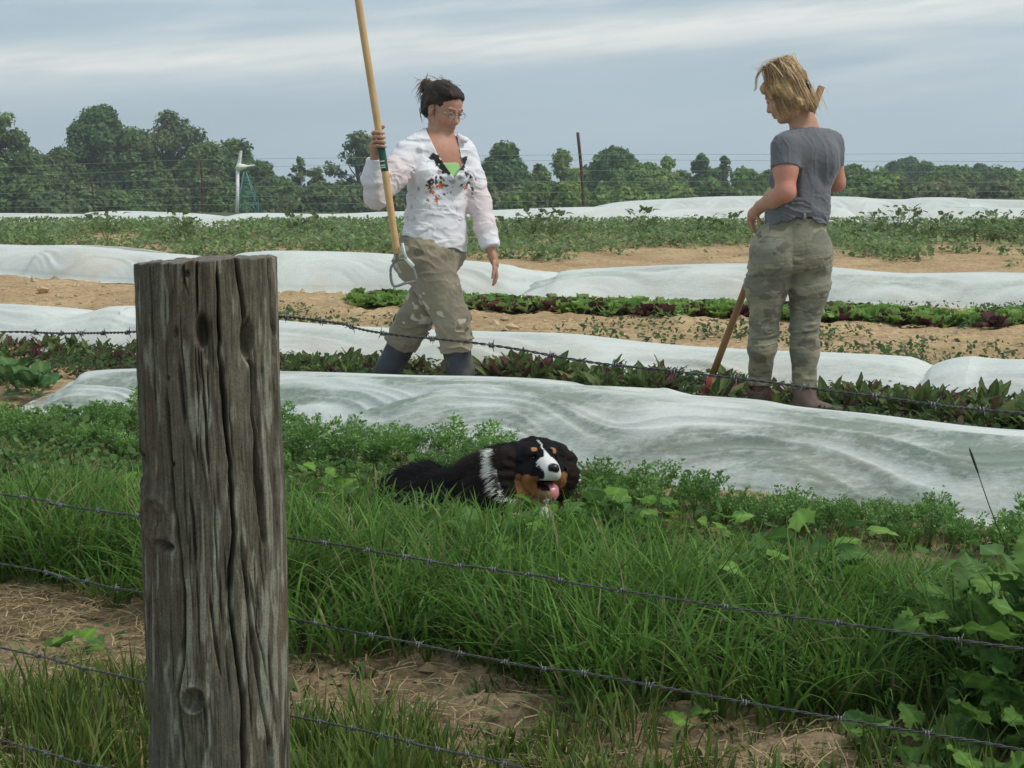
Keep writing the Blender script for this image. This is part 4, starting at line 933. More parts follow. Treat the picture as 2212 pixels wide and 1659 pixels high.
# ------------------------------------------------------------------ implicit surfaces for bodies and clothes
class Field:
    def __init__(s, lo, hi, h):
        s.lo = np.asarray(lo, float); s.h = h; n = np.ceil((np.asarray(hi)-s.lo)/h).astype(int)+1
        s.ax = [s.lo[k]+h*np.arange(n[k]) for k in range(3)]; s.v = np.full(n, .06, np.float32)
    def _box(s, lo, hi):
        a = [max(int((lo[k]-s.lo[k])/s.h), 0) for k in range(3)]; b = [min(int((hi[k]-s.lo[k])/s.h)+2, s.v.shape[k]) for k in range(3)]
        sl = tuple(slice(x, max(y, x)) for x, y in zip(a, b))
        g = np.stack(np.meshgrid(*[s.ax[k][sl[k]] for k in range(3)], indexing='ij'), -1); return sl, g
    def _put(s, sl, d, k, op):
        v = s.v[sl]
        if op == 'add':
            if k > 0: h = np.clip(.5+.5*(v-d)/k, 0, 1); s.v[sl] = v*(1-h)+d*h-k*h*(1-h)
            else: s.v[sl] = np.minimum(v, d)
        elif op == 'sub':
            d = -d; h = np.clip(.5+.5*(d-v)/max(k, 1e-4), 0, 1); s.v[sl] = v*(1-h)+d*h+k*h*(1-h)
    def cap(s, a, b, ra, rb=None, k=.02, flat=None, op='add'):
        """tapered capsule; flat = (direction, factor): thinner by that factor along that direction"""
        a = np.asarray(a, float); b = np.asarray(b, float); rb = ra if rb is None else rb
        R = max(ra, rb)+.03+k; sl, g = s._box(np.minimum(a, b)-R, np.maximum(a, b)+R)
        if g.size == 0: return s
        ab = b-a; t = np.clip(((g-a)@ab)/max(ab@ab, 1e-9), 0, 1); q = g-a-t[..., None]*ab
        if flat is not None:
            n = n3d(np.asarray(flat[0], float)); dn = q@n; q = q+n*(dn*(1/flat[1]-1))[..., None]
            d = (np.linalg.norm(q, axis=-1)-(ra+(rb-ra)*t)); d = d*np.where(np.abs(dn) > 1e-6, np.clip(flat[1]+.15, 0, 1), 1)
        else: d = np.linalg.norm(q, axis=-1)-(ra+(rb-ra)*t)
        s._put(sl, d, k, op); return s
    def chain(s, pts, rs, k=.02, flat=None):
        for i in range(len(pts)-1): s.cap(pts[i], pts[i+1], rs[i], rs[i+1], k, flat)
        return s
    def ell(s, c, r, R=None, k=.02, op='add'):
        c = np.asarray(c, float); r = np.asarray(r, float); m_ = r.max()+.03+k; sl, g = s._box(c-m_, c+m_)
        if g.size == 0: return s
        q = g-c
        if R is not None: q = q@np.asarray(R)
        k0 = np.linalg.norm(q/r, axis=-1); k1 = np.linalg.norm(q/r**2, axis=-1); d = k0*(k0-1)/np.maximum(k1, 1e-6)
        s._put(sl, np.where(k0 < .05, -r.min(), d), k, op); return s
    def plane(s, p, n, k=.004, box=None):
        """cut away the side the normal points to"""
        n = n3d(np.asarray(n, float)); lo, hi = (s.lo, [a[-1] for a in s.ax]) if box is None else box
        sl, g = s._box(lo, hi); d = -((g-np.asarray(p))@n); s._put(sl, d, k, 'sub'); return s
    def warp(s, fn, band=.03):
        """add fn(points) to the distance near the surface"""
        m_ = np.abs(s.v) < band; ix = np.nonzero(m_); pts = np.stack([s.ax[k][ix[k]] for k in range(3)], -1); s.v[m_] += fn(pts).astype(np.float32); return s
    def net(s):
        """surface nets"""
        v = s.v; v[0] = v[-1] = .06; v[:, 0] = v[:, -1] = .06; v[:, :, 0] = v[:, :, -1] = .06
        ins = v < 0; c = ins[:-1, :-1, :-1].astype(np.int8)*0
        for a in (0, 1):
            for b in (0, 1):
                for d in (0, 1): c = c + ins[a:v.shape[0]-1+a, b:v.shape[1]-1+b, d:v.shape[2]-1+d]
        cell = (c > 0) & (c < 8); ids = -np.ones(cell.shape, np.int64); ix = np.stack(np.nonzero(cell), -1); ids[tuple(ix.T)] = np.arange(len(ix))
        acc = np.zeros((len(ix), 3)); cnt = np.zeros(len(ix)); corners = [(a, b, d) for a in (0, 1) for b in (0, 1) for d in (0, 1)]
        for c0 in corners:
            for k in range(3):
                if c0[k]: continue
                c1 = list(c0); c1[k] = 1
                v0 = v[tuple((ix+c0).T)]; v1 = v[tuple((ix+c1).T)]; m_ = (v0 < 0) != (v1 < 0)
                t = np.where(m_, v0/(v0-v1+1e-12), 0)
                p = np.array(c0, float)[None]+0*acc; p[:, k] = t; acc[m_] += p[m_]; cnt += m_
        V = (ix+acc/np.maximum(cnt, 1)[:, None])*s.h+s.lo
        Q = []
        for k in range(3):
            o = [0, 0, 0]; o[k] = 1; A = v[:-1 if k == 0 else None, :-1 if k == 1 else None, :-1 if k == 2 else None]; B = v[o[0]:, o[1]:, o[2]:]
            cr = (A < 0) != (B < 0); e = np.stack(np.nonzero(cr), -1); k1, k2 = (k+1) % 3, (k+2) % 3
            ok = (e[:, k1] > 0) & (e[:, k2] > 0) & (e[:, k1] < v.shape[k1]-1) & (e[:, k2] < v.shape[k2]-1); e = e[ok]
            d1 = np.zeros(3, int); d1[k1] = 1; d2 = np.zeros(3, int); d2[k2] = 1
            q = np.stack([ids[tuple((e-d1-d2).T)], ids[tuple((e-d2).T)], ids[tuple(e.T)], ids[tuple((e-d1).T)]], -1)
            fl = A[tuple(e.T)] >= 0; q[fl] = q[fl][:, ::-1]; Q.append(q)
        Q = np.concatenate(Q); Q = Q[(Q >= 0).all(1)]
        return V, Q
def normals(V, Q):
    n = np.cross(V[Q[:, 2]]-V[Q[:, 0]], V[Q[:, 3]]-V[Q[:, 1]]); N_ = np.zeros_like(V)
    for k in range(4): np.add.at(N_, Q[:, k], n)
    return n3d(N_)
def relax(V, Q, it=1, w=.5):
    for _ in range(it):
        S_ = np.zeros_like(V); c = np.zeros(len(V))
        for k in range(4): np.add.at(S_, Q[:, k], V[Q[:, (k+1) % 4]]+V[Q[:, (k+3) % 4]]); np.add.at(c, Q[:, k], 2)
        V = V*(1-w)+w*S_/np.maximum(c, 1)[:, None]
    return V
def basis(f, up=(0, 0, 1)):
    f = n3d(np.asarray(f, float)); l = n3d(np.cross(up, f)); u = np.cross(f, l); return np.stack([f, l, u], -1)   # columns forward, left, up
def near(V, p, r, soft=.3): return 1-sstep(r*(1-soft), r*(1+soft), np.linalg.norm(V-np.asarray(p), axis=-1))
def ribbons(name, paths, w, cols, mat, parent, loc):
    """thin hair locks: paths (n,k,3), tapered strips"""
    n, k, _ = paths.shape; t = n3d(np.gradient(paths, axis=1)); view = n3d(paths*1.0+np.array((.01, -.02, .03))); side = n3d(np.cross(t, view+np.array((0, -1, .2))))
    s = np.linspace(0, 1, k)[None, :, None]; ww = w[:, None, None]*np.clip(np.minimum(1, 4*s+.3)*np.minimum(1, 2.2*(1-s)+.08), 0, 1)
    V = np.stack([paths-side*ww, paths+side*ww], 2).reshape(-1, 3); q = np.arange(k-1)*2
    F = (np.stack([q, q+1, q+3, q+2], -1)[None]+(np.arange(n)*k*2)[:, None, None]).reshape(-1, 4)
    C = np.repeat(cols[:, None], 2*k, 1).reshape(-1, 3); return obj(name, mesh(name, V, F, C, True, mat), parent, loc=loc)
SKIN = np.array((.50, .27, .18))
M_skin = material('skin', .55, spec=.35, noise=(60, .93, 1.06))
M_hair = material('hair', .62, spec=.22)
M_cloth_w = material('white_blouse', .75, spec=.15, bump=[(90, .25, .004)], transl=.08)
M_cloth = material('cotton', .85, spec=.12, bump=[(140, .3, .003)], sheen=.2)
M_rubber = material('rubber', .55, spec=.35, noise=(12, .8, 1.15))
M_leather = material('boot_leather', .8, noise=(25, .75, 1.2))
M_woodh = material('ash_wood', .5, noise=[(20, .9, 1.08)])
M_gloss = material('glossy', .15, spec=.6)
def finger(Fd, base, d1, curl_dir, lens, r, bend, k=.004):
    """one bent finger of three bones starting at base, bending towards curl_dir"""
    p = np.asarray(base, float); d = n3d(np.asarray(d1, float)); c = n3d(np.asarray(curl_dir, float)); ang = 0; pts = [p]; c = n3d(c - d*(c@d))
    for L, b_ in zip(lens, bend):
        ang += math.radians(b_); q = d*math.cos(ang)+c*math.sin(ang); p = p+q*L; pts.append(p)
    Fd.chain(pts, [r, r*.95, r*.88, r*.75], k); return pts
def head(Fd, H, B, sc=1.0, hk=.012):
    """face and skull at H with basis B (forward, left, up)"""
    L = lambda f, l, u: H+(B@np.array((f, l, u)))*sc
    Fd.ell(L(-.012, 0, .035), np.array((.098, .074, .085))*sc, B, .01)
    Fd.ell(L(.030, 0, -.030), np.array((.060, .056, .078))*sc, B, .03)
    Fd.ell(L(.052, 0, .045), np.array((.036, .052, .045))*sc, B, .02)
    Fd.cap(L(-.01, .052, -.05), L(.060, .016, -.092), .017*sc, .015*sc, .03); Fd.cap(L(-.01, -.052, -.05), L(.060, -.016, -.092), .017*sc, .015*sc, .03)
    Fd.ell(L(.070, 0, -.094), np.array((.018, .021, .015))*sc, B, .014)
    for s_ in (1, -1):
        Fd.ell(L(.058, s_*.036, -.028), np.array((.026, .022, .022))*sc, B, .018)
        Fd.ell(L(.094, s_*.030, .006), np.array((.016, .017, .010))*sc, B, .012, 'sub')
        Fd.cap(L(.082, s_*.040, .024), L(.090, s_*.014, .022), .0075*sc, .0065*sc, .008)
        Fd.ell(L(-.002, s_*.077, -.004), np.array((.017, .008, .030))*sc, B, .006); Fd.ell(L(.004, s_*.084, -.002), np.array((.009, .005, .017))*sc, B, .004, 'sub')
        Fd.ell(L(.080, s_*.030, .006), np.array((.0135, .0135, .0115))*sc, B, .003)
        Fd.ell(L(.093, s_*.0105, -.034), np.array((.009, .0075, .007))*sc, B, .006)
    Fd.cap(L(.084, 0, .016), L(.102, 0, -.028), .0075*sc, .0115*sc, .012); Fd.ell(L(.104, 0, -.031), np.array((.011, .011, .010))*sc, B, .010); Fd.ell(L(.080, 0, -.040), np.array((.016, .022, .022))*sc, B, .012)
    Fd.cap(L(.087, .019, -.060), L(.096, 0, -.0575), .0048*sc, .0062*sc, .006); Fd.cap(L(.087, -.019, -.060), L(.096, 0, -.0575), .0048*sc, .0062*sc, .006)
    Fd.cap(L(.085, .016, -.068), L(.093, 0, -.070), .0055*sc, .0068*sc, .006); Fd.cap(L(.085, -.016, -.068), L(.093, 0, -.070), .0055*sc, .0068*sc, .006)
    Fd.cap(L(.088, .027, -.0575), L(.100, 0, -.0645), .0018, .0018, .003, op='sub'); Fd.cap(L(.088, -.027, -.0575), L(.100, 0, -.0645), .0018, .0018, .003, op='sub')
    return L
def face_cols(V, C, L, sc=1.0):
    """lips, brows, eyes, cheeks"""
    def dab(p, r, col, a=1.0):
        w = (near(V, p, r*sc)*a)[:, None]; C[:] = C*(1-w)+np.asarray(col)*w
    for s_ in (1, -1):
        dab(L(.078, s_*.040, -.030), .026, (.58, .25, .18), .5)
        for k in np.linspace(0, 1, 6): dab(L(.086+.010*k, s_*(.024-.022*k), -.058-.006*k), .0052, (.42, .13, .11), .55)
        for k in np.linspace(0, 1, 7): dab(L(.086+.006*k, s_*(.047-.031*k), .026-.004*abs(k-.4)), .0042, (.05, .03, .02), .75)
        for k in np.linspace(0, 1, 5): dab(L(.092, s_*(.041-.023*k), .001+.003*math.sin(k*3.14)), .0028, (.03, .02, .015), .9)
    dab(L(.106, 0, -.031), .016, (.56, .25, .18), .5)
    return C
M_lens = material('spectacle_lens', .05, spec=.8, transp=.8)
M_nose = material('wet_nose', .3, spec=.5)
# ------------------------------------------------------------------ the walking woman in the white blouse (left)
DA = 8.0
def JA(px, row, dy=0): return P(px, row, DA+dy)
fwdA = n3d(np.array((.55, -.83, 0.))); rgtA = np.array((-.83, -.55, 0.))
HA = JA(957, 236, 0); BA = basis((.66, -.62, -.34)); scA = 1.03
lo, hi = JA(770, 930, -.5), JA(1110, 160, .5)
lo = np.array((JA(775, 900)[0], DA-.48, gz(DA)-.02)); hi = np.array((JA(1105, 900)[0]+.02, DA+.42, JA(0, 160)[2]))
origA = np.array((JA(940, 500)[0], DA, float(gz(DA))))
rootA = obj('person', None, loc=origA, label='woman in a crumpled white printed blouse and rubber boots, walking right with a hoe upright', cat='person')
# joints
shR, shL = JA(880, 332, -.10), JA(1000, 330, .09); elR, wrR = JA(818, 424, -.24), JA(812, 344, -.30); elL, wrL = JA(1036, 440, .04), JA(1058, 535, -.05)
hpR, hpL = JA(916, 540, -.05), JA(962, 540, .06); knR, knL = JA(976, 690, -.12), JA(893, 694, .06); anR, anL = JA(1002, 850, -.08), JA(822, 832, .14)
neck0, neck1 = JA(950, 322, .01), JA(948, 268, .03)
F_ = Field(lo, hi, .0046)
LA = head(F_, HA, BA, scA)
F_.cap(neck1, neck0, .053, .060, .02); F_.cap(neck0, JA(945, 350, 0), .065, .10, .05, (fwdA, .7))
F_.cap(JA(895, 335, -.06), JA(995, 335, .06), .055, .055, .05); F_.cap(JA(944, 345, -.01), JA(944, 385, -.01), .134, .128, .05, (fwdA, .74)); F_.cap(JA(942, 385), JA(942, 450), .122, .105, .05, (fwdA, .68)); F_.cap(JA(942, 450), JA(940, 530), .105, .135, .05, (fwdA, .72))
F_.chain([shR, elR], [.048, .038], .03); F_.chain([elR, wrR], [.036, .025], .02); F_.chain([shL, elL], [.048, .038], .03); F_.chain([elL, wrL], [.036, .025], .02)
F_.chain([hpR, knR, anR], [.085, .052, .036], .04); F_.chain([hpL, knL, anL], [.085, .052, .036], .04)
# raised hand closed round the handle
hdl = lambda row: P(776+(858-776)*(row-10)/(548-10), row, DA-.36)
hc = hdl(302); ax = n3d(hdl(280)-hdl(330))            # axis of the handle, upwards
palm = hc+np.array((-.020, .022, -.004)); F_.cap(wrR, palm+np.array((-.006, .0, -.022)), .024, .026, .015); F_.cap(palm-ax*.026, palm+ax*.026, .017, .016, .015, (np.array((1, -.6, 0)), .8))
for k in range(4):
    b0_ = palm+ax*(.034-.021*k)+np.array((-.010, -.018, 0)); r_ = .0088-.0006*abs(k-1)
    pts = [b0_, hc+ax*(.036-.021*k)+np.array((-.016, -.026, 0)), hc+ax*(.034-.021*k)+np.array((.010, -.030, -.002)), hc+ax*(.032-.021*k)+np.array((.024, -.012, -.002))]
    F_.chain(pts, [r_, r_, r_*.95, r_*.85], .0035)
F_.chain([palm+ax*.02+np.array((.0, .006, 0)), hc+ax*.046+np.array((.004, .014, 0)), hc+ax*.058+np.array((.026, .004, .004))], [.012, .0105, .0085], .004)
# hanging hand, relaxed
hp_ = wrL+np.array((.016, -.01, -.05)); F_.cap(wrL, hp_, .023, .026, .015, (np.array((1., .3, 0)), .75)); F_.cap(hp_, hp_+np.array((.012, -.004, -.03)), .028, .027, .012, (np.array((1., .3, 0)), .6))
for k in range(4):
    b0_ = hp_+np.array((.014, -.030+.019*k, -.05)); finger(F_, b0_, (.25, .03*(k-1.5), -1), (-1, 0, -.2), [(.036, .024, .018)[i]*(1, 1.1, 1.05, .85)[k] for i in range(3)], .0085, (8, 22, 18))
finger(F_, hp_+np.array((.004, -.034, -.018)), (.15, -.45, -1), (-1, .6, 0), (.034, .026, .02), .0098, (5, 12, 10))
V, Q = F_.net(); V = relax(V, Q, 1, .35)
C = np.tile(SKIN*.95, (len(V), 1)); C *= (1+.07*fbm(V*40, 2, 3))[:, None]; C = face_cols(V, C, LA, scA)
ch = near(V, JA(950, 330, -.1), .09)[:, None]; C = C*(1-ch*.4)+np.array((.50, .22, .15))*ch*.4
obj('body', mesh('body', V-origA, Q, C, True, M_skin), rootA)
# eyes
for s_ in (1, -1):
    mb = MB(); th = np.linspace(0, math.pi, 7)
    mb.tube(np.array([LA(.086, s_*.030, .004), LA(.0925, s_*.030, .003), LA(.0945, s_*.030, .003)])-origA, [.009, .006, .002], 10, (.06, .04, .03)); obj('eye', mb.me('eye', M_gloss), rootA)
# blouse
def blouse_field():
    G_ = Field(np.array((JA(775, 900)[0], DA-.45, JA(0, 600)[2])), np.array((hi[0], DA+.36, JA(0, 262)[2])), .0042)
    G_.cap(JA(905, 328, -.05), JA(985, 328, .05), .072, .072, .05, (fwdA, .9)); G_.cap(JA(941, 345, 0), JA(944, 440, -.01), .152, .142, .06, (fwdA, .74)); G_.cap(JA(944, 440, -.01), JA(941, 500, -.01), .140, .158, .05, (fwdA, .74)); G_.cap(JA(941, 500, -.01), JA(938, 560, -.02), .160, .170, .03, (fwdA, .72))
    for a, b_ in ((JA(915, 378, -.13), .055), (JA(985, 380, -.07), .055)): G_.ell(a+fwdA*.015, (b_, b_, b_), None, .05)
    G_.chain([shR, (shR+elR)/2, elR+np.array((-.01, 0, .0))], [.064, .066, .054], .035); G_.chain([elR+np.array((-.01, 0, 0)), (elR+wrR)/2+np.array((-.016, 0, 0)), wrR+np.array((-.004, 0, -.005))], [.054, .050, .037], .03)
    G_.chain([shL, (shL+elL)/2, elL], [.066, .062, .055], .035); G_.chain([elL, (elL+wrL)/2, wrL+np.array((0, 0, .012))], [.055, .050, .046], .03)
    # collar stand and turned down points
    for s_, e in ((-1, (903, 305, -.10)), (1, (1003, 302, -.02))):
        G_.chain([JA(945+s_*20, 284, .03), JA(*e)], [.013, .016], .012); G_.chain([JA(945+s_*22, 290, -.02), JA(945+s_*(38 if s_ < 0 else 40), 322, -.14 if s_ < 0 else -.09)], [.014, .012], .012)
    # open neck: V cut down the front
    G_.cap(JA(944, 262, .0), JA(948, 305, -.02), .066, .062, .01, op='sub')
    # hem: higher at the side, lowest in front; cuffs
    def w_(p):
        px, row = project(p); hem = np.interp(px, [860, 900, 940, 1000, 1020], [512, 516, 528, 544, 540]); d = (row-hem)/FL*DA
        tors = (px > 855) & (px < 1022) & (p[:, 1] > DA-.3)
        T_ = p-origA; yb = fbm(T_*np.array((10, 10, 26)) + fbm(T_*9, 2, 60)[:, None]*1.2, 2, 61); rg = (1-np.abs(vnoise(T_*np.array((11, 11, 36))+T_[:, [0, 0, 0]]*np.array((0, 0, 9))+yb[:, None]*.8, 62)))**3
        wr = .0040*yb - .0052*rg
        wr += .0016*np.sin((T_[:, 2]*95 + 7*fbm(T_*5, 2, 64)))
        return wr
    G_.warp(w_)
    ix = np.indices(G_.v.shape)[..., :] if False else None
    g = np.stack(np.meshgrid(*G_.ax, indexing='ij'), -1); px, row = project(g)
    xl = np.interp(row, [262, 284, 330, 362, 384], [922, 922, 944, 964, 981]); xr = np.interp(row, [262, 285, 339, 350, 384], [986, 986, 995, 1002, 982])
    d = np.minimum(px-xl, xr-px)/FL*DA; m_ = ((g-JA(945, 330, .0))@fwdA > .0) & (row < 392); G_.v[m_] = np.maximum(G_.v[m_], d[m_].astype(np.float32))
    hem = np.interp(px, [860, 900, 940, 1000, 1020], [510, 516, 530, 543, 538]) + 3*np.sin(px*.12)
    d = (row-hem)/FL*DA; m_ = (px > 850) & (px < 1024) & (g[..., 2] < JA(0, 500)[2]); G_.v[m_] = np.maximum(G_.v[m_], d[m_].astype(np.float32))
    dv = n3d(wrL-elL); d = (g-(wrL+dv*.006))@dv; m_ = (px > 1022); G_.v[m_] = np.maximum(G_.v[m_], d[m_].astype(np.float32))
    dv = n3d(wrR-elR); d = (g-(wrR+dv*.004))@dv; m_ = (px < 850) & (row < 400); G_.v[m_] = np.maximum(G_.v[m_], d[m_].astype(np.float32))
    return G_.net()
V, Q = blouse_field(); Nn = normals(V, Q)
px, row = project(V); C = np.tile(np.array((.80, .79, .82)), (len(V), 1)); frontA = (Nn@fwdA) > .05
sheer = (near(V, (shR+elR)/2, .10)+near(V, elR, .09)+near(V, elL, .1)+near(V, (elL+wrL)/2, .08))[:, None].clip(0, 1); C = C*(1-sheer)+np.array((.76, .66, .66))*sheer
pr = fbm((V-origA)*np.array((60, 60, 70)), 2, 70); pr2 = vnoise((V-origA)*np.array((55, 55, 75)), 71); pc = vnoise((V-origA)*np.array((30, 30, 30)), 72)
def zone(cx, cy, rx, ry): return np.exp(-(((px-cx)/rx)**2+((row-cy)/ry)**2)**1.5)*frontA
zp = np.maximum(zone(945, 408, 36, 36), zone(1012, 395, 20, 30)); dark = (pr*.8+zp*1.1 > 1.08) & (zp > .2)
C[dark] = np.where((pc[dark] > .25)[:, None], np.array((.50, .17, .07)), np.where((pc[dark] < -.45)[:, None], np.array((.13, .06, .14)), np.array((.07, .065, .07))))
gry = (pr2 > .42) & (zp > .18) & ~dark; C[gry] = (.42, .42, .46)
lx = 948+(row-350)*.75; lap = ((np.abs(px-lx) < 11+7*pr) & (np.abs(row-353) < 20+6*pr2) & frontA) | ((np.abs(px-1002+(row-350)*.3) < 5+3*pr) & (np.abs(row-353) < 15) & frontA); C[lap] = (.035, .033, .036)
pale = (zone(935, 455, 60, 40) > .2) & (pr2 > .5); C[pale] = (.60, .60, .63)
obj('blouse', mesh('blouse', V-origA, Q, C, True, M_cloth_w), rootA)
# green top in the V
G_ = Field(JA(935, 420, -.3), JA(1020, 320, .1), .0045); 
G_.lo = G_.lo
G_ = Field(np.array((JA(935, 0)[0], DA-.28, JA(0, 420)[2])), np.array((JA(1015, 0)[0], DA+.1, JA(0, 335)[2])), .0045)
G_.cap(JA(941, 350, 0), JA(944, 420, -.01), .143, .130, .06, (fwdA, .80))
g = np.stack(np.meshgrid(*G_.ax, indexing='ij'), -1); px, row = project(g); d = (351+ .02*(px-975)**2*0 -row)/FL*DA; G_.v = np.maximum(G_.v, d.astype(np.float32)); px, row = None, None
V, Q = G_.net(); obj('undershirt', mesh('undershirt', V-origA, Q, np.tile(np.array((.36, .62, .25)), (len(V), 1)), True, M_cloth), rootA)
# trousers
G_ = Field(np.array((JA(800, 0)[0], DA-.36, JA(0, 830)[2])), np.array((JA(1045, 0)[0], DA+.36, JA(0, 478)[2])), .0045)
G_.cap(JA(938, 498), JA(937, 545), .140, .150, .05, (fwdA, .8)); G_.ell(JA(895, 560, -.03), (.10, .11, .12), None, .06)
G_.chain([hpR, (hpR+knR)/2+np.array((-.004, 0, 0)), knR], [.116, .098, .082], .04); G_.chain([knR, knR*.55+anR*.45], [.082, .079], .03)
G_.chain([hpL, (hpL+knL)/2, knL], [.102, .084, .078], .012); G_.chain([knL, knL*.60+anL*.40], [.078, .076], .02)
def w_(p):
    T_ = p-origA; dg = fbm(T_*np.array((9, 9, 15))+T_[:, [2, 0, 1]]*5, 2, 80); rg = (1-np.abs(vnoise(T_*np.array((9, 9, 22))+T_[:, [2, 0, 0]]*np.array((8, 0, 0))+dg[:, None]*.7, 81)))**3
    px, row = project(p); low = .5+1.0*sstep(640, 740, row); return .007*dg-.013*rg*low+.002*fbm(T_*60, 2, 82)
G_.warp(w_)
g = np.stack(np.meshgrid(*G_.ax, indexing='ij'), -1)
for kn, an, t_ in ((knR, anR, .42), (knL, anL, .38)):
    dv = n3d(an-kn); c0 = kn*(1-t_)+an*t_; m_ = (np.linalg.norm((g-c0)-((g-c0)@dv)[..., None]*dv, axis=-1) < .15) & (((g-c0)@dv) > -.05) & (((g-c0)@dv) < .16)
    d = (g-c0)@dv + .012*vnoise(g*18, 3); G_.v[m_] = np.maximum(G_.v[m_], d[m_].astype(np.float32))
V, Q = G_.net(); px, row = project(V); T_ = V-origA
C = np.tile(np.array((.27, .235, .165)), (len(V), 1))*(1+.12*fbm(T_*7, 3, 84))[:, None]
mud = sstep(.05, .5, fbm(T_*6, 3, 85)+.5*sstep(620, 760, row))[:, None]; C = C*(1-.45*mud)+np.array((.13, .11, .085))*.45*mud
pt = (fbm(T_*np.array((22, 22, 26)), 2, 86) > .52) & (vnoise(T_*6, 87) > -.2) & (row < 700); C[pt] = (.52, .47, .37)
pk = np.exp(-((px-905)/14)**2-((row-545)/10)**2) > .5; C[pk] = C[pk]*.6
obj('trousers', mesh('trousers', V-origA, Q, C, True, M_cloth), rootA)
# rubber boots
for kn, an, s_ in ((knR, anR, 0), (knL, anL, 1)):
    top = kn*.62+an*.38; to = n3d(np.array((.93, -.32, 0))); heel = an-to*.035; B_lo = np.minimum(top, an)-.12; B_lo[2] = min(an[2]-.14, gz(an[1])-.01); B_hi = np.maximum(top, an+to*.2)+.12
    G_ = Field(B_lo, B_hi, .0050); G_.chain([top, top*.45+an*.55, an+np.array((0, 0, .01))], [.072, .063, .050], .03)
    gr = float(gz(an[1])); sole = an.copy(); sole[2] = gr+.03
    G_.cap(an, sole-to*.025, .048, .038, .03); G_.cap(sole-to*.03, sole+to*.155, .036, .038, .03, ((0, 0, 1), .85)); G_.cap(an, sole+to*.08, .045, .040, .03)
    G_.warp(lambda p: .002*fbm(p*22, 2, 90)); dv = n3d(top-an); G_.plane(top, dv, .003); G_.cap(top-dv*.03, top+dv*.05, .062, None, .004, op='sub')
    V, Q = G_.net(); T_ = V-origA; C = np.tile(np.array((.036, .044, .056)), (len(V), 1)); dust = sstep(.0, .6, fbm(T_*9, 2, 92)+.3-(V[:, 2]-gr)*2)[:, None]; C = C*(1-.6*dust)+np.array((.15, .125, .09))*.6*dust
    obj('boot', mesh('boot', V-origA, Q, C, True, M_rubber), rootA)
# hair: dark, pulled back into a loose bun
G_ = Field(HA-.20, HA+.20, .0042)
G_.ell(LA(-.020, 0, .048), np.array((.102, .084, .082))*scA, BA, .01); G_.ell(LA(-.075, 0, -.01), np.array((.050, .060, .060))*scA, BA, .03); G_.ell(LA(.040, 0, .082), np.array((.050, .058, .030))*scA, BA, .03)
for s_ in (1, -1): G_.cap(LA(-.015, s_*.068, .035), LA(-.055, s_*.055, -.035), .022, .020, .02)
bun = LA(-.132, .0, .066); G_.ell(bun, (.040, .038, .040), None, .012); G_.ell(bun+np.array((-.012, .0, .010)), (.02, .02, .026), None, .012)
for s_ in (1, -1): G_.ell(LA(.02, s_*.080, -.012), np.array((.022, .024, .042))*scA, BA, .008, 'sub')
G_.ell(LA(.090, 0, .008), np.array((.056, .066, .070))*scA, BA, .014, 'sub')
G_.warp(lambda p: .0045*fbm((p-HA)@BA*np.array((14, 60, 30)), 2, 95)+.002*fbm(p*150, 2, 96))
V, Q = G_.net(); st = fbm((V-HA)@BA*np.array((16, 90, 50)), 2, 97); C = np.array((.030, .021, .016))*(1+.6*st)[:, None]; nb = near(V, bun, .05)[:, None]; C = C*(1-nb*.6)+np.array((.10, .065, .035))*nb*.6
obj('hair', mesh('hair', V-origA, Q, np.clip(C, .006, 1), True, M_hair), rootA)
rh = np.random.default_rng(8); n = 220; s = np.linspace(0, 1, 8)[None, :, None]
st0 = bun+rh.normal(0, .018, (n, 3)); dr = n3d(rh.normal(0, 1, (n, 3))+np.array((-.9, 0, .25))); paths = st0[:, None]+dr[:, None]*s*rh.uniform(.02, .06, (n, 1, 1))+np.array((0, 0, -1.))*s**2*rh.uniform(.0, .05, (n, 1, 1))
n2 = 40; st1 = np.array([LA(*q) for q in np.stack([rh.uniform(-.09, .02, n2), rh.choice((-1, 1), n2)*.075, rh.uniform(-.04, .06, n2)], -1)]); p2 = st1[:, None]+(rh.normal(0, .02, (n2, 1, 3))+np.array((-.01, 0, -.04)))*s
n3 = 40; st2 = np.array([LA(*q) for q in np.stack([rh.uniform(-.08, .06, n3), rh.uniform(-.05, .05, n3), np.full(n3, .13)], -1)]); p3 = st2[:, None]+(rh.normal(0, .012, (n3, 1, 3))+np.array((-.03, 0, .004)))*s
pp = np.concatenate([paths, p2, p3]); cols = np.array((.045, .03, .02))*rh.uniform(.6, 1.5, (len(pp), 1)); cols[:120] = np.array((.14, .09, .045))*rh.uniform(.7, 1.4, (120, 1))
ribbons('hair_strand', pp-origA, rh.uniform(.0008, .0022, len(pp)), cols, M_hair, rootA, None)
# spectacles
gl = obj('glasses', None, rootA)
for s_ in (1, -1):
    th = np.linspace(0, 2*math.pi, 25); rim = np.array([LA(.1095-.012*abs(math.cos(a)), s_*(.032+.023*np.sign(math.cos(a))*abs(math.cos(a))**.6), .001+.0115*np.sign(math.sin(a))*abs(math.sin(a))**.6) for a in th])
    mb = MB(); mb.tube(rim-origA, .0011, 6, (.10, .09, .07), False); mb.tube(np.array([LA(.100, s_*.058, .006), LA(.04, s_*.078, .010), LA(-.01, s_*.083, .010)])-origA, .0016, 6, (.25, .22, .17)); obj('rim', mb.me('rim', M_gloss), gl)
    lens = rim[:-1]; mb = MB(); k = len(lens); mb.add(np.concatenate([lens, lens.mean(0)[None]])-origA, None, np.stack([np.arange(k), (np.arange(k)+1) % k, np.full(k, k)], -1), (.7, .75, .75)); obj('lens', mb.me('lens', M_lens), gl)
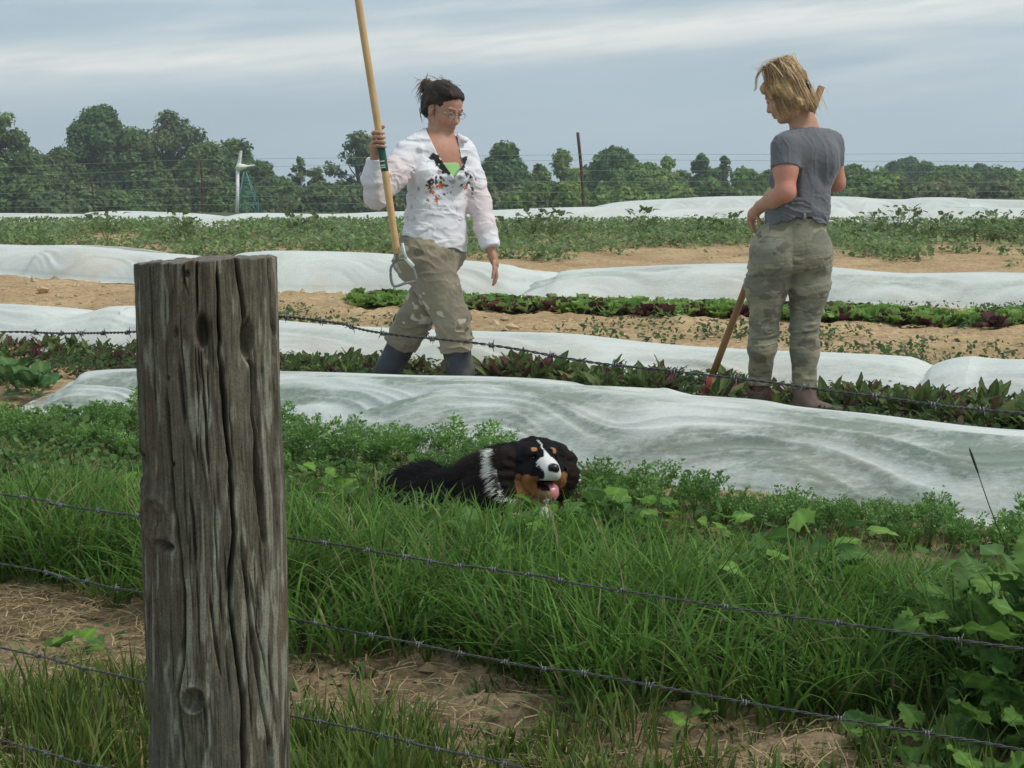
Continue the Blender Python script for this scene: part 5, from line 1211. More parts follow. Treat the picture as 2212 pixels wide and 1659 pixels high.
mb = MB(); mb.tube(np.array([LA(.108, .010, .005), LA(.113, 0, .007), LA(.108, -.010, .005)])-origA, .0016, 6, (.05, .045, .04)); obj('bridge', mb.me('bridge', M_gloss), gl)
# ------------------------------------------------------------------ the stirrup hoe in her hand
o0 = hdl(548); a_up = n3d(hdl(0)-hdl(548)); hoe = obj('stirrup_hoe', None, loc=o0, label='long stirrup hoe with pale wooden handle, carried upside down by the walking woman', cat='hoe')
n = 60; s = np.linspace(0, 1.72, n); wob = np.stack([.0015*np.sin(s*4), 0*s, 0*s], -1); r_ = np.interp(s, [0, .02, .2, .9, 1.7, 1.72], [.0165, .0172, .0172, .0170, .0160, .013])
tone = np.array((.56, .35, .15))*(1+.12*fbm(np.stack([s*14, 0*s, 0*s], -1), 2, 3))[:, None]; mb = MB(); mb.tube(a_up*s[:, None]+wob, r_, 16, np.repeat(tone, 16, 0)[:0] if False else (.58, .37, .17)); obj('handle', mb.me('handle', M_woodh), hoe)
e0, e1 = [float((hdl(r__)-o0)@a_up) for r__ in (370, 312)]
mb = MB(); ss = np.linspace(e0, e1, 8); mb.tube(a_up*ss[:, None]+np.interp(ss, s, wob[:, 0])[:, None]*np.array((1, 0, 0)), .0178, 16, (.03, .10, .07)); obj('grip_label', mb.me('grip_label', M_cloth), hoe)
mb = MB(); 
for q, L_ in ((.2, .03), (.35, .022), (.12, .05)): ss = np.linspace(e0+q*(e1-e0), e0+q*(e1-e0)+.006, 3); mb.tube(a_up*ss[:, None], .0183, 16, (.55, .60, .55))
obj('label_stripe', mb.me('label_stripe', M_cloth), hoe)
GR_ = (.20, .21, .18)
def q_(px, row, dy=0): return P(px, row, DA-.36+dy)-o0
mb = MB(); mb.box((q_(858, 553)), (.012, .012, .05), col=GR_)
st = tubepath([q_(862, 560), q_(850, 570), q_(844, 582), q_(845, 604), q_(850, 617), q_(858, 618), q_(875, 612), q_(896, 607, .01), q_(898, 598, .01), q_(893, 582, .005), q_(884, 570), q_(874, 561), q_(862, 560)], 70)
mb.tube(st, .0048, 6, GR_, False, 1.5); obj('stirrup', mb.me('stirrup', M_metal), hoe)
mb = MB(); mb.tube(np.array([q_(869, 525, -.02), q_(873, 545, -.02), q_(878, 558, -.02)]), .0075, 6, (.62, .64, .60)); mb.tube(np.array([q_(852, 556, -.018), q_(847, 566, -.018)]), .006, 6, GR_)
mb.box((q_(885, 567, -.02)), (.052, .010, .020), R=np.array(Matrix.Rotation(math.radians(48), 3, 'Y')), col=(.66, .68, .62)); obj('bracket', mb.me('bracket', M_metal), hoe)
# ------------------------------------------------------------------ the woman seen from behind in camouflage trousers (right)
DB = 7.5
def JB(px, row, dy=0): return P(px, row, DB+dy)
fwdB = n3d(np.array((-.55, .83, 0.))); fwdH = n3d(np.array((-.30, .95, 0.)))
HB = JB(1700, 204, .0); BB = basis((-.82, .34, -.42)); scB = 1.0
origB = np.array((JB(1720, 500)[0], DB, float(gz(DB))))
rootB = obj('person', None, loc=origB, label='blonde woman seen from behind in a grey T-shirt and camouflage trousers, looking down left', cat='person')
sL, sR = JB(1697, 318, -.09), JB(1793, 312, .09); eL, wL_ = JB(1697, 415, -.15), JB(1643, 446, .02); eR, wR_ = JB(1806, 395, .15), JB(1770, 400, .30)
hL, hR = JB(1668, 535, -.02), JB(1750, 535, .03); kL, kR = JB(1650, 705, .0), JB(1738, 708, .02); aL, aR = JB(1640, 850, .10), JB(1738, 862, -.02)
F_ = Field(np.array((JB(1590, 0)[0], DB-.30, gz(DB)-.02)), np.array((JB(1850, 0)[0], DB+.48, JB(0, 120)[2])), .0046)
LB = head(F_, HB, BB, scB)
F_.cap(JB(1727, 235, .02), JB(1740, 300, .02), .050, .058, .02); F_.cap(JB(1740, 285, .02), JB(1742, 330, 0), .07, .11, .05, (fwdB, .6))
F_.cap(JB(1712, 318, -.06), JB(1780, 314, .06), .055, .055, .05); F_.cap(JB(1742, 350), JB(1730, 430), .120, .105, .05, (fwdB, .68)); F_.cap(JB(1730, 430), JB(1710, 520), .105, .13, .05, (fwdH, .8))
F_.chain([sL, (sL+eL)/2, eL], [.053, .052, .043], .03); F_.chain([eL, (eL+wL_)/2, wL_], [.043, .041, .027], .02); F_.chain([sR, eR], [.052, .043], .03); F_.chain([eR, wR_], [.042, .028], .02)
F_.chain([hL, kL, aL], [.085, .055, .038], .04); F_.chain([hR, kR, aR], [.085, .055, .038], .04)
# left hand bent round in front of the waist
h0 = JB(1627, 463, .07); F_.cap(wL_, h0, .026, .027, .015, ((.3, .9, 0), .8)); h1 = JB(1622, 477, .10); F_.cap(h0, h1, .028, .026, .012, ((.7, -.6, 0), .65))
for k in range(4):
    finger(F_, h1+np.array((-.004+.006*k, -.026+.018*k, -.010)), (.15, .15, -1), (1, .1, -.1), (.036, .026, .02), .0088, (10, 35, 30))
finger(F_, h0+np.array((.012, -.020, -.010)), (.55, -.2, -.8), (.6, .4, -.4), (.034, .026), .0098, (10, 20))
# right hand holding the hoe handle in front of the body
hob = G(1518, 872); HB0 = P(1518, 866, hob[1]); HB1 = P(1775, 186, DB+.22); adir = n3d(HB1-HB0)
hpt = HB0+adir*float((JB(1700, 385, .33)-HB0)@adir); F_.cap(wR_, hpt+np.array((.02, -.03, 0)), .026, .026, .015); F_.cap(hpt+adir*.03+np.array((.02, -.01, 0)), hpt-adir*.03+np.array((.02, -.01, 0)), .018, .018, .012)
for k in range(4):
    c_ = hpt+adir*(.036-.022*k); F_.chain([c_+np.array((.022, -.02, 0)), c_+np.array((.004, -.028, 0)), c_+np.array((-.022, -.008, 0)), c_+np.array((-.016, .018, 0))], [.009, .009, .0085, .0075], .0035)
F_.chain([hpt+adir*.035+np.array((.024, 0, 0)), hpt+adir*.06+np.array((.012, .022, 0)), hpt+adir*.062+np.array((-.014, .022, 0))], [.011, .010, .0085], .004)
V, Q = F_.net(); V = relax(V, Q, 1, .35)
C = np.tile(SKIN*np.array((1.0, .98, .98)), (len(V), 1)); C *= (1+.06*fbm(V*40, 2, 3))[:, None]; C = face_cols(V, C, LB, scB)
for p_, r_ in (((sL+eL)/2, .10), (eL, .07), (eR, .07)): w = near(V, p_, r_)[:, None]*.55; C = C*(1-w)+np.array((.58, .22, .16))*w
obj('body', mesh('body', V-origB, Q, C, True, M_skin), rootB)
for s_ in (1, -1):
    mb = MB(); mb.tube(np.array([LB(.086, s_*.030, .004), LB(.0925, s_*.030, .003), LB(.0945, s_*.030, .003)])-origB, [.009, .006, .002], 10, (.06, .04, .03)); obj('eye', mb.me('eye', M_gloss), rootB)
# T-shirt
G_ = Field(np.array((JB(1630, 0)[0], DB-.30, JB(0, 505)[2])), np.array((JB(1840, 0)[0], DB+.30, JB(0, 262)[2])), .0042)
G_.cap(JB(1716, 316, -.06), JB(1778, 312, .06), .062, .062, .05, (fwdB, .95)); G_.cap(JB(1742, 345), JB(1733, 425), .142, .120, .06, (fwdB, .72)); G_.cap(JB(1733, 425), JB(1722, 468), .120, .140, .05, (fwdH, .80)); G_.cap(JB(1722, 468), JB(1718, 520), .140, .160, .03, (fwdH, .80))
G_.ell(JB(1690, 385, .06), (.062, .062, .060), None, .05); G_.ell(JB(1778, 350, .0), (.07, .09, .09), None, .05)
G_.cap(JB(1730, 235, .0), JB(1737, 274, .02), .062, .060, .006, op='sub')
G_.chain([sL, sL*.52+eL*.48], [.066, .064], .03); G_.chain([sR, sR*.45+eR*.55], [.064, .062], .03)
def w_(p):
    px, row = project(p); T_ = p-origB; low = sstep(395, 445, row); dg = fbm(T_*np.array((7, 7, 12)), 2, 110)
    hz = (1-np.abs(vnoise(T_*np.array((6, 6, 62))+dg[:, None]*1.4+T_[:, [0, 0, 0]]*np.array((0, 0, 12)), 111)))**3
    vt = (1-np.abs(vnoise(np.stack([T_[:, 0]*42+T_[:, 2]*9+dg, T_[:, 1]*20, T_[:, 2]*5], -1), 112)))**3
    return .003*dg - .0085*hz*low - .0042*vt*(1-low) + .001*fbm(T_*80, 2, 113)
G_.warp(w_)
g = np.stack(np.meshgrid(*G_.ax, indexing='ij'), -1); px, row = project(g); hem = np.interp(px, [1640, 1680, 1725, 1745, 1770, 1795], [488, 482, 471, 469, 480, 493]) + 2.5*np.sin(px*.2)
d = (row-hem)/FL*DB; G_.v = np.where(px > 1640, np.maximum(G_.v, d), G_.v).astype(np.float32)
for s0, e0_, t_ in ((sL, eL, .47), (sR, eR, .52)):
    dv = n3d(e0_-s0); c0 = s0*(1-t_)+e0_*t_; r_ = np.linalg.norm((g-c0)-((g-c0)@dv)[..., None]*dv, axis=-1); lat = (g-c0)@n3d(np.array((s0[0]-JB(1742, 320)[0], s0[1]-DB, 0)))
    m_ = (r_ < .085) & (lat > -.058) & (((g-c0)@dv) > -.01) & (((g-c0)@dv) < .12); d = (g-c0)@dv; G_.v[m_] = np.maximum(G_.v[m_], d[m_].astype(np.float32))
V, Q = G_.net(); T_ = V-origB; C = np.tile(np.array((.135, .138, .152)), (len(V), 1))*(1+.05*fbm(T_*np.array((60, 60, 9)), 2, 115))[:, None]
obj('t_shirt', mesh('t_shirt', V-origB, Q, C, True, M_cloth), rootB)
# camouflage trousers
G_ = Field(np.array((JB(1590, 0)[0], DB-.26, JB(0, 850)[2])), np.array((JB(1830, 0)[0], DB+.30, JB(0, 462)[2])), .0044)
G_.cap(JB(1724, 478), JB(1716, 505), .132, .146, .04, (fwdH, .8)); G_.cap(JB(1690, 535, 0), JB(1732, 535, .02), .118, .118, .05, (fwdH, .92))
G_.ell(JB(1675, 552, -.06), (.092, .085, .100), None, .05); G_.ell(JB(1752, 550, -.04), (.092, .085, .100), None, .05)
G_.chain([hL+np.array((.0, 0, -.02)), JB(1656, 620, -.01), kL], [.106, .092, .063], .03); G_.chain([kL, JB(1646, 755, -.01), JB(1640, 835, .08)], [.063, .063, .050], .02)
G_.chain([hR+np.array((.0, 0, -.02)), JB(1748, 620, .01), kR], [.106, .092, .063], .015); G_.chain([kR, JB(1738, 760, 0), JB(1737, 845, -.01)], [.063, .064, .052], .02)
G_.cap(JB(1704, 640, -.1), JB(1704, 900, -.1), .0, .012, .02, op='sub')
def w_(p):
    px, row = project(p); T_ = p-origB; dg = fbm(T_*np.array((8, 8, 14)), 2, 120); z = np.exp(-((row-600)/38)**2)*.9+np.exp(-((row-722)/30)**2)*1.2+np.exp(-((row-832)/14)**2)*1.1+.18
    hz = (1-np.abs(vnoise(T_*np.array((5, 5, 58))+dg[:, None]*1.1+T_[:, [0, 0, 0]]*np.array((0, 0, -7)), 121)))**3
    mid = np.exp(-((px-1712-(row-560)*.0)/5)**2)*((row > 490) & (row < 600)) ; pk = 0
    for cx, cy in ((1668, 545), (1765, 545)):
        e = np.maximum(np.abs(px-cx)/27, np.abs(row-cy)/30); pk = pk+np.exp(-((e-1)/.05)**2)
    return .004*dg-.0078*hz*z+.003*mid+.0022*pk*(p[:, 1] < DB)+.001*fbm(T_*70, 2, 122)
G_.warp(w_)
g = np.stack(np.meshgrid(*G_.ax, indexing='ij'), -1); px, row = project(g)
d = (np.interp(px, [1600, 1704, 1705, 1800], [834, 834, 840, 842]) -row)/FL*DB*-1; G_.v = np.maximum(G_.v, d.astype(np.float32)); d = (472-row)/FL*DB; G_.v = np.maximum(G_.v, d.astype(np.float32))
V, Q = G_.net(); T_ = V-origB; px, row = project(V)
q = T_*np.array((11, 9, 24))+.5*fbm(T_*14, 2, 130)[:, None]; n1_ = fbm(q, 2, 131, .6); n2_ = fbm(q*1.1+9, 2, 132, .6); n3_ = fbm(q*.9+20, 2, 133, .6)
C = np.tile(np.array((.22, .215, .158)), (len(V), 1)); C[n3_ > .25] = (.29, .265, .18); C[n1_ > .30] = (.165, .165, .12); C[n2_ > .45] = (.14, .13, .10)
C = C*(1+.06*fbm(T_*50, 2, 135))[:, None]; seat = np.exp(-((px-1745)/40)**2-((row-555)/45)**2)[:, None]*.35; C = C*(1-seat)+np.array((.27, .24, .17))*seat
obj('trousers', mesh('trousers', V-origB, Q, C, True, M_cloth), rootB)
# belt loop and waist seam showing under the lifted hem
mb = MB(); cb = JB(1738, 470, -.125); mb.box(cb-origB, (.012, .006, .04), col=(.20, .20, .15)); obj('belt_loop', mb.me('belt_loop', M_cloth), rootB)
# ankle boots
for an, to, top in ((aL, n3d(np.array((-.35, .93, 0))), JB(1637, 824, .06)), (aR, n3d(np.array((.88, -.30, 0))), JB(1738, 832, -.01))):
    gr = float(ground_at(an[0], an[1])); B_lo = an-.20; B_lo[2] = gr-.02; B_hi = an+.26; B_hi[2] = top[2]+.03
    G_ = Field(B_lo, B_hi, .0046); mid_ = np.array((an[0], an[1], gr+.06)); G_.chain([top, (top+mid_)/2, mid_], [.052, .047, .046], .03)
    heel = mid_-to*.038; heel[2] = gr+.035; toe = mid_+to*.155; toe[2] = gr+.036; G_.cap(heel, toe, .037, .036, .03); G_.cap(mid_+np.array((0, 0, .01)), mid_+to*.09+np.array((0, 0, -.01)), .043, .036, .03)
    s0 = heel.copy(); s0[2] = gr+.014; s1 = toe.copy(); s1[2] = gr+.014; G_.cap(s0, s1, .046, .045, .004, ((0, 0, 1), .3))
    G_.warp(lambda p: .0025*fbm(p*26, 2, 140)); G_.plane(top, (0, 0, 1), .002); G_.cap(top-np.array((0, 0, .02)), top+np.array((0, 0, .05)), .043, None, .003, op='sub')
    V, Q = G_.net(); T_ = V-origB; C = np.tile(np.array((.135, .095, .075)), (len(V), 1))*(1+.2*fbm(T_*16, 2, 141))[:, None]; C[V[:, 2] < gr+.022] *= .55
    obj('boot', mesh('boot', V-origB, Q, C, True, M_leather), rootB)
# blonde windblown hair
G_ = Field(HB-.21, HB+.21, .0042)
G_.ell(LB(-.022, 0, .045), np.array((.096, .082, .088))*scB, BB, .01); G_.ell(LB(-.062, .0, -.03), np.array((.044, .060, .068))*scB, BB, .04); G_.ell(LB(.062, 0, .065), np.array((.040, .060, .030))*scB, BB, .02)
for s_ in (1, -1): G_.cap(LB(.025, s_*.068, .03), LB(-.045, s_*.066, -.07), .026, .030, .03); G_.cap(LB(.07, s_*.050, .05), LB(.055, s_*.064, .0), .016, .010, .02)
G_.cap(LB(-.070, .02, -.06), LB(-.080, .01, -.105), .036, .020, .03); G_.ell(LB(-.012, 0, .132), np.array((.052, .05, .034)), BB, .03)
G_.ell(LB(.100, 0, -.02), np.array((.050, .056, .075))*scB, BB, .012, 'sub'); G_.ell(LB(.055, .075, -.060), np.array((.050, .030, .060)), BB, .01, 'sub'); G_.ell(LB(.055, -.075, -.060), np.array((.050, .030, .060)), BB, .01, 'sub')
G_.warp(lambda p: .007*fbm(((p-HB)@BB)*np.array((55, 40, 13)), 2, 150)+.002*fbm(p*120, 2, 151), .035)
V, Q = G_.net(); lc = (V-HB)@BB; st = fbm(lc*np.array((80, 60, 12)), 2, 152); C = np.array((.25, .155, .075))*(1+.45*st)[:, None]; lt = (sstep(.1, .6, st)+.4*sstep(.02, .1, lc[:, 0]))[:, None].clip(0, 1)*.6; C = C*(1-lt)+np.array((.52, .33, .14))*lt
obj('hair', mesh('hair', V-origB, Q, np.clip(C, .03, 1), True, M_hair), rootB)
rh = np.random.default_rng(18); n = 1500; k = 9; s = np.linspace(0, 1, k)[None, :, None]
crown = np.stack([rh.normal(-.01, .03, n), rh.normal(0, .03, n), np.full(n, .155)], -1); az = rh.uniform(0, 2*math.pi, n)
az = np.where(np.cos(az) > .75, az+rh.uniform(.9, 2.2, n), az)
sp_ = rh.uniform(.85, 1.12, n); dn = rh.uniform(.10, .24, n); ex = np.cos(az)*.093*sp_-.018; ey = np.sin(az)*.084*sp_
pl = np.zeros((n, k, 3)); S1 = s[..., 0]
pl[..., 0] = crown[:, :1]+(ex[:, None]-crown[:, :1])*np.sin(S1*math.pi*.5)**.9; pl[..., 1] = crown[:, 1:2]+(ey[:, None]-crown[:, 1:2])*np.sin(S1*math.pi*.5)**.9; pl[..., 2] = .158-(dn+.03)[:, None]*S1**1.7
w3 = vnoise(np.stack([S1*3+0*az[:, None], az[:, None]*6+0*S1, 0*S1+az[:, None]*50], -1), 5); pl[..., 0] += .012*w3*S1; pl[..., 1] += .012*vnoise(np.stack([S1*3+7+0*az[:, None], az[:, None]*9+0*S1, 0*S1+0*az[:, None]], -1), 6)*S1
pw = HB+pl@BB.T; pw[..., 2] -= (.012*S1**2)
nf = 70; a2 = rh.uniform(0, 2*math.pi, nf); b0_ = np.stack([rh.normal(-.01, .035, nf), rh.normal(0, .035, nf), np.full(nf, .158)], -1); base_ = HB+b0_@BB.T
fly = base_[:, None]+np.stack([np.cos(a2)-.7, .4*np.sin(a2), .35+0*a2], -1)[:, None]*s*rh.uniform(.02, .075, (nf, 1, 1))-np.array((0, 0, 1.))*s**2*rh.uniform(.01, .07, (nf, 1, 1))
arc_ = np.array([HB+BB@np.array(q) for q in ((-.01, .02, .135), (.04, .04, .150), (.085, .05, .125), (.105, .055, .085), (.120, .06, .07))]); arcs = np.stack([tubepath(arc_+rh.normal(0, .004, 3), k) for _ in range(14)])
bk = rh.uniform(0, 1, (40, 1, 1)); tail = (HB+BB@np.array((-.11, .0, -.03)))[None, None]+rh.normal(0, .02, (40, 1, 3))+np.stack([np.full(40, .35), rh.normal(0, .3, 40), np.full(40, -.9)], -1)[:, None]*s*.085*(.4+bk)
allp = np.concatenate([pw, fly, arcs, tail]); cols = np.array((.35, .225, .11))*rh.uniform(.55, 1.55, (len(allp), 1)); pick = rh.uniform(0, 1, len(allp)) < .25; cols[pick] = np.array((.62, .47, .26))*rh.uniform(.8, 1.1, (pick.sum(), 1))
wd = rh.uniform(.0009, .0026, len(allp)); wd[n:] = rh.uniform(.0005, .0012, len(allp)-n)
ribbons('hair_strand', allp-origB, wd, cols, M_hair, rootB, None)
# dark hair clip behind the ear
mb = MB(); mb.tube(np.array([LB(-.103, .03, .02), LB(-.108, .025, -.015), LB(-.102, .02, -.045)])-origB, [.008, .012, .008], 8, (.02, .02, .022)); obj('hair_clip', mb.me('hair_clip', M_gloss), rootB)
# ------------------------------------------------------------------ her hoe
hoe = obj('garden_hoe', None, loc=HB0, label='garden hoe with brown wooden handle and red painted head, resting on the soil', cat='hoe')
Lh = float(np.linalg.norm(HB1-HB0)); t1 = .125
mb = MB(); mb.tube(adir*np.linspace(t1, Lh, 12)[:, None], [.0175]*11+[.0165], 16, (.27, .145, .06)); obj('handle', mb.me('handle', M_woodh), hoe)
RED = (.42, .045, .035)
mb = MB(); mb.tube(np.array([(0, 0, 0), adir*.03, adir*.075, adir*(t1+.012)]), [.013, .0175, .0195, .0205], 14, RED); obj('socket', mb.me('socket', M_metal), hoe)
mb = MB(); mb.tube(np.array([(0, 0, .004), (-.02, -.01, .006), (-.045, -.02, .012)]), [.012, .010, .008], 8, RED)
v = np.array([(-.03, -.03, .022), (-.05, .075, .020), (-.095, .055, -.022), (-.075, -.055, -.022)]); v2 = v+np.array((.003, 0, .004)); mb.add(np.concatenate([v, v2]), [(0, 1, 2, 3), (7, 6, 5, 4), (0, 4, 5, 1), (1, 5, 6, 2), (2, 6, 7, 3), (3, 7, 4, 0)], None, RED)
obj('blade', mb.me('blade', M_metal, False), hoe)
M_fur = material('dog_fur', .85, spec=.12)
# ------------------------------------------------------------------ the black, white and tan dog lying in the grass
DD = 5.5
def JD(px, row, dy=0): return P(px, row, DD+dy)
origD = np.array((JD(1050, 1100)[0], DD, float(gz(DD))))
rootD = obj('dog', None, loc=origD, label='large long-haired black dog with white muzzle and tan cheeks lying in the grass, mouth open', cat='dog')
HD = JD(1157, 1004, -.02); BD = basis((.36, -.90, .10), (.06, 0, 1)); LD = lambda f, l, u: HD+BD@np.array((f, l, u))
F_ = Field(np.array((JD(805, 0)[0]-.02, DD-.30, gz(DD-.2)-.03)), np.array((JD(1262, 0)[0]+.02, DD+.62, JD(0, 930)[2])), .0048)
gr = lambda y: float(gz(y))
sp = [JD(1092, 1045, .06), JD(1055, 1058, .12), JD(985, 1082, .22), JD(915, 1096, .32), JD(868, 1101, .40)]
F_.chain(sp, [.105, .128, .100, .112, .108], .035); F_.chain([JD(930, 1040, .34), JD(890, 1046, .40)], [.055, .05], .03)
F_.chain([JD(1060, 1022, .10), JD(1010, 1042, .18)], [.072, .055], .04); F_.ell(JD(852, 1098, .38), (.10, .12, .105), None, .05)
F_.chain([JD(1140, 1010, .03), JD(1105, 1040, .04), JD(1085, 1080, .02)], [.088, .105, .115], .05)     # neck to chest
F_.cap(JD(1120, 1075, -.05), JD(1128, 1120, -.06), .085, .07, .04)
# haunch, hock and paws
F_.ell(JD(880, 1105, .24), (.12, .11, .10), None, .05); q = JD(960, 1140, .06); q[2] = gr(q[1])+.04; F_.chain([JD(905, 1112, .18), q], [.06, .035], .04); q2 = JD(900, 1145, .05); q2[2] = gr(q2[1])+.03; F_.chain([q, q2], [.036, .030], .02)
for s_, x in ((1, 1165), (-1, 1095)):
    e = JD(x-30, 1130, .02); e[2] = gr(e[1])+.05; w = JD(x+30, 1165, -.24); w[2] = gr(w[1])+.035; F_.chain([JD(x-20, 1085, .03), e, w, w+np.array((.03, -.05, -.003))], [.065, .05, .034, .036], .03)
    for k in (-1.5, -.5, .5, 1.5): F_.ell(w+np.array((.05+k*.014, -.08, -.008)), (.014, .024, .015), None, .006)
t0 = JD(838, 1085, .46); F_.chain([t0, JD(800, 1110, .5), JD(806, 1130, .38)], [.05, .045, .03], .03)
# head
F_.ell(LD(-.015, 0, .026), (.084, .082, .068), BD, .03); F_.ell(LD(.035, 0, -.005), (.062, .070, .060), BD, .03)
F_.chain([LD(.055, 0, .004), LD(.110, 0, -.012), LD(.142, 0, -.018)], [.043, .035, .027], .02); F_.cap(LD(.10, .018, -.026), LD(.135, .014, -.028), .024, .020, .012); F_.cap(LD(.10, -.018, -.026), LD(.135, -.014, -.028), .024, .020, .012)
F_.ell(LD(.160, 0, -.004), (.014, .019, .014), BD, .006)
F_.chain([LD(.02, 0, -.058), LD(.075, 0, -.085), LD(.118, 0, -.094)], [.040, .027, .018], .02)      # lower jaw, open
for s_ in (1, -1):
    F_.ell(LD(.030, s_*.058, -.035), (.055, .034, .045), BD, .03); F_.cap(LD(.062, s_*.028, .042), LD(.055, s_*.046, .036), .014, .014, .015)
    F_.ell(LD(.072, s_*.034, .026), (.010, .011, .009), BD, .006, 'sub')
    F_.chain([LD(-.010, s_*.078, .055), LD(-.005, s_*.108, .018), LD(.000, s_*.120, -.040), LD(.010, s_*.114, -.088)], [.026, .034, .034, .020], .022)   # hanging ears
F_.ell(LD(.105, 0, -.060), (.060, .026, .013), BD, .008, 'sub')
F_.ell(LD(.165, .008, -.002), (.005, .0045, .004), BD, .003, 'sub'); F_.ell(LD(.165, -.008, -.002), (.005, .0045, .004), BD, .003, 'sub')
F_.warp(lambda p: np.where(np.linalg.norm(p-LD(.10, 0, -.03), axis=-1) < .085, 0.0, 1.0)*(.008*fbm(p*16, 2, 160)+.006*fbm(p*np.array((30, 30, 60)), 2, 161)))
V, Q = F_.net(); Nn = normals(V, Q); l = (V-HD)@BD
def dog_cols(V, l, N_=None):
    wob = .012*fbm(V*30, 2, 170)
    C = np.tile(np.array((.007, .007, .008)), (len(V), 1)); C = C*(1+.3*fbm(V*12, 2, 171))[:, None]
    f, s_, u = l[:, 0], l[:, 1]+wob*.3, l[:, 2]
    hd = np.linalg.norm(l, axis=1) < .30
    er = (np.abs(s_) > .09) & hd; C[er] = C[er]+np.array((.010, .005, .002))
    tan = (np.abs(s_) > .024) & (np.abs(s_) < .095) & (u < -.030+wob) & (f > .014) & (f < .115) & hd & (u > -.12); C[tan] = (.27, .115, .042)
    dots = (((f-.066)**2+(np.abs(s_)-.034)**2+(u-.052)**2) < .0125**2); C[dots] = (.40, .19, .08)
    wht = (f > .086+wob*.5+.35*np.maximum(u, 0)) & (np.abs(s_) < .034+wob*.4) & (u > -.050) & (u < .03) & hd; C[wht] = (.62, .60, .56)
    bz = (np.abs(s_) < .0025+.014*np.clip((f-.075)/.03, 0, 1)) & (u > .01) & (f > .02) & hd; C[bz] = (.70, .68, .64)
    nose = (((f-.163)/.018)**2+(s_/.021)**2+((u+.003)/.0165)**2) < 1; C[nose] = (.012, .012, .014)
    inm = (f > .03) & (np.abs(s_) < .030) & (u < -.046) & (u > -.078) & hd; C[inm] = (.035, .018, .018)
    jaw = (f > .06) & (np.abs(s_) < .03) & (u < -.082) & (u > -.13) & hd; C[jaw] = (.30, .16, .09)
    px, row = project(V)
    col = (np.abs(px-(1064+np.clip(row-985, 0, 200)*.13+np.clip(row-1050, 0, 80)*.75)) < 8+5*fbm(V*25, 2, 172)) & (row > 970) & (row < 1110) & (V[:, 1] < DD+.1) & (np.linalg.norm(l-np.array((-.01, .1, 0)), axis=1) > .06); C[col] = (.62, .60, .54)
    chest = (px > 1105) & (px < 1195) & (row > 1078) & (V[:, 1] < DD); C[chest] = np.where((fbm(V[chest]*12, 2, 173) > .0)[:, None], np.array((.50, .46, .40)), np.array((.30, .20, .12)))
    return C
C = dog_cols(V, l)
obj('body', mesh('body', V-origD, Q, C, True, M_fur), rootD)
# fur: fine locks over everything but the nose and lips
r = np.random.default_rng(4); vis = (V[:, 2] > gr(DD)+.02); muz = (l[:, 0] > .06) & (np.abs(l[:, 1]) < .06) & (np.abs(l[:, 2]) < .11); mouth = (l[:, 0] > .02) & (np.abs(l[:, 1]) < .032) & (l[:, 2] < -.040) & (l[:, 2] > -.085); nose = l[:, 0] > .146
ok = np.nonzero(vis & ~mouth & ~nose)[0]; pick = r.choice(ok, 65000); keep = ~(muz[pick] & (r.uniform(0, 1, len(pick)) < .3)); pick = pick[keep]
L_ = np.where(muz[pick], .007, np.where(C[pick][:, 0] > .2, .011, .026))*r.uniform(.5, 1.4, len(pick)); ear = (np.abs(l[pick, 1]) > .095) & (np.linalg.norm(l[pick], axis=1) < .2); L_ = np.where(ear, .034*r.uniform(.5, 1.3, len(pick)), L_)
face = (np.linalg.norm(l[pick], axis=1) < .13) & ~ear & ~muz[pick]; L_ = np.where(face, .013, L_); tuft = near(V[pick], JD(905, 1020, .3), .13); L_ = L_*(1+.9*tuft)
back = n3d(np.array((-.8, .55, -.35))); hb = -BD[:, 0]; inh = (np.linalg.norm(l[pick], axis=1) < .13)[:, None]
grow = n3d(np.where(inh, hb*.8+np.array((0, 0, -.5)), back)+Nn[pick]*(.42+.5*tuft[:, None])+r.normal(0, .16, (len(pick), 3)))
s = np.linspace(0, 1, 4)[None, :, None]; paths = V[pick][:, None]-Nn[pick][:, None]*.002+grow[:, None]*s*L_[:, None, None]+np.array((0, 0, -1.))*(s**2)*L_[:, None, None]*.25
cf = C[pick]*r.uniform(.6, 1.5, (len(pick), 1)); dk = C[pick][:, 0] < .03; cf[dk] += r.uniform(0, .004, (dk.sum(), 1)); ribbons('fur', paths-origD, np.where(muz[pick], .0004, .0008), cf, M_fur, rootD, None)
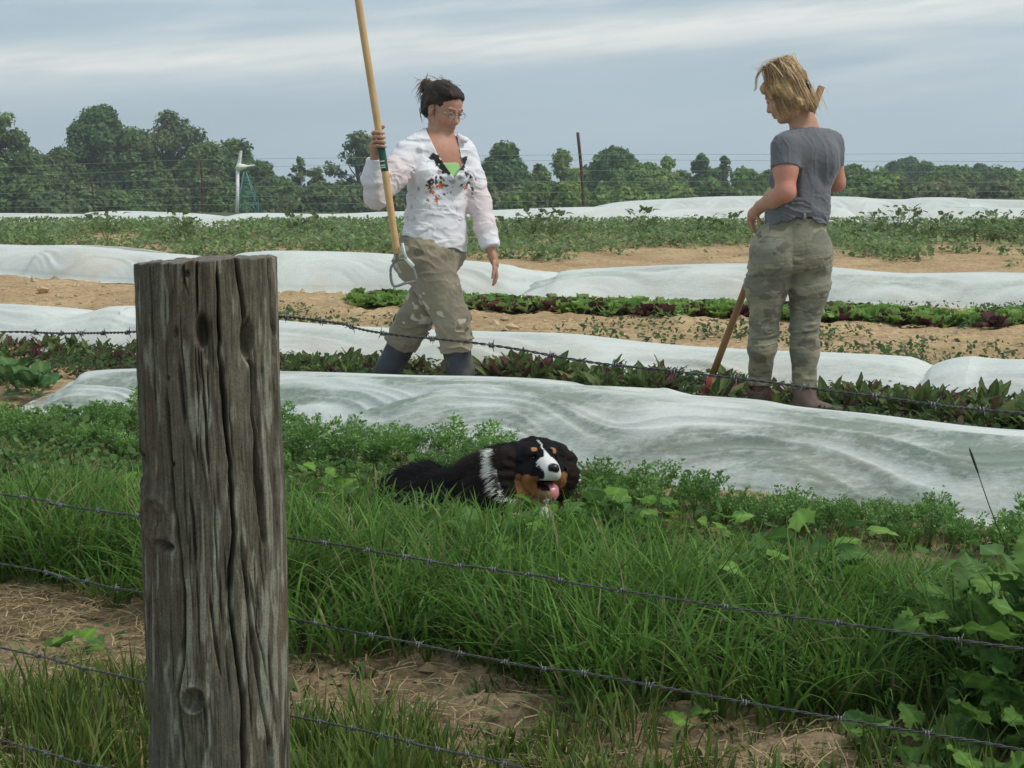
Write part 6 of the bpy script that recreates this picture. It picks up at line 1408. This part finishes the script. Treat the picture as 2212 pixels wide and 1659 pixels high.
mb = MB(); mb.tube(np.array([LD(.150, 0, -.003), LD(.166, 0, -.003), LD(.173, 0, -.004)])-origD, [.0185, .0165, .006], 14, (.012, .012, .013), True, .85); obj('nose', mb.me('nose', M_nose), rootD)
mb = MB(); tg = tubepath([LD(.045, 0, -.058), LD(.095, .008, -.061), LD(.122, .014, -.070), LD(.130, .017, -.090), LD(.127, .018, -.106)], 16); V_, = (tg,)
wd_ = np.interp(np.arange(16), [0, 8, 12, 15], [.014, .016, .015, .007]); sd = BD[:, 1]
for k in range(1): 
    U = np.linspace(-1, 1, 7); g_ = tg[:, None]+sd*wd_[:, None, None]*U[None, :, None]+BD[:, 2]*(.004*np.abs(U)[None, :, None]**2); i = np.arange(15)[:, None]*7; j = np.arange(6)[None]
    mb.add(g_.reshape(-1, 3)-origD, np.stack([i+j, i+j+1, i+8+j, i+7+j], -1).reshape(-1, 4), None, (.60, .22, .24)); lo_ = g_-BD[:, 2]*.005; mb.add(lo_.reshape(-1, 3)-origD, np.stack([i+7+j, i+8+j, i+j+1, i+j], -1).reshape(-1, 4), None, (.52, .18, .2))
obj('tongue', mb.me('tongue', M_nose), rootD)
for s_ in (1, -1):
    mb = MB(); mb.tube(np.array([LD(.058, s_*.034, .027), LD(.070, s_*.036, .027), LD(.0745, s_*.0365, .027)])-origD, [.010, .008, .003], 10, (.03, .015, .008)); obj('eye', mb.me('eye', M_gloss), rootD)
# ------------------------------------------------------------------ thin summer haze round the whole scene
mb = MB(); mb.box((0, 170, 13), (1400, 700, 30)); me_ = mb.me('haze', None, False)
m = bpy.data.materials.new('haze_air'); m.use_nodes = True; t = m.node_tree; t.nodes.clear()
v = N(t, 'ShaderNodeVolumePrincipled'); v.inputs['Color'].default_value = (.86, .90, .94, 1); v.inputs['Density'].default_value = .0007; v.inputs['Anisotropy'].default_value = .2
o_ = N(t, 'ShaderNodeOutputMaterial'); t.links.new(v.outputs[0], o_.inputs['Volume'])
me_.materials.append(m); obj('haze', me_, kind='stuff', label='thin pale haze softening the far tree line')
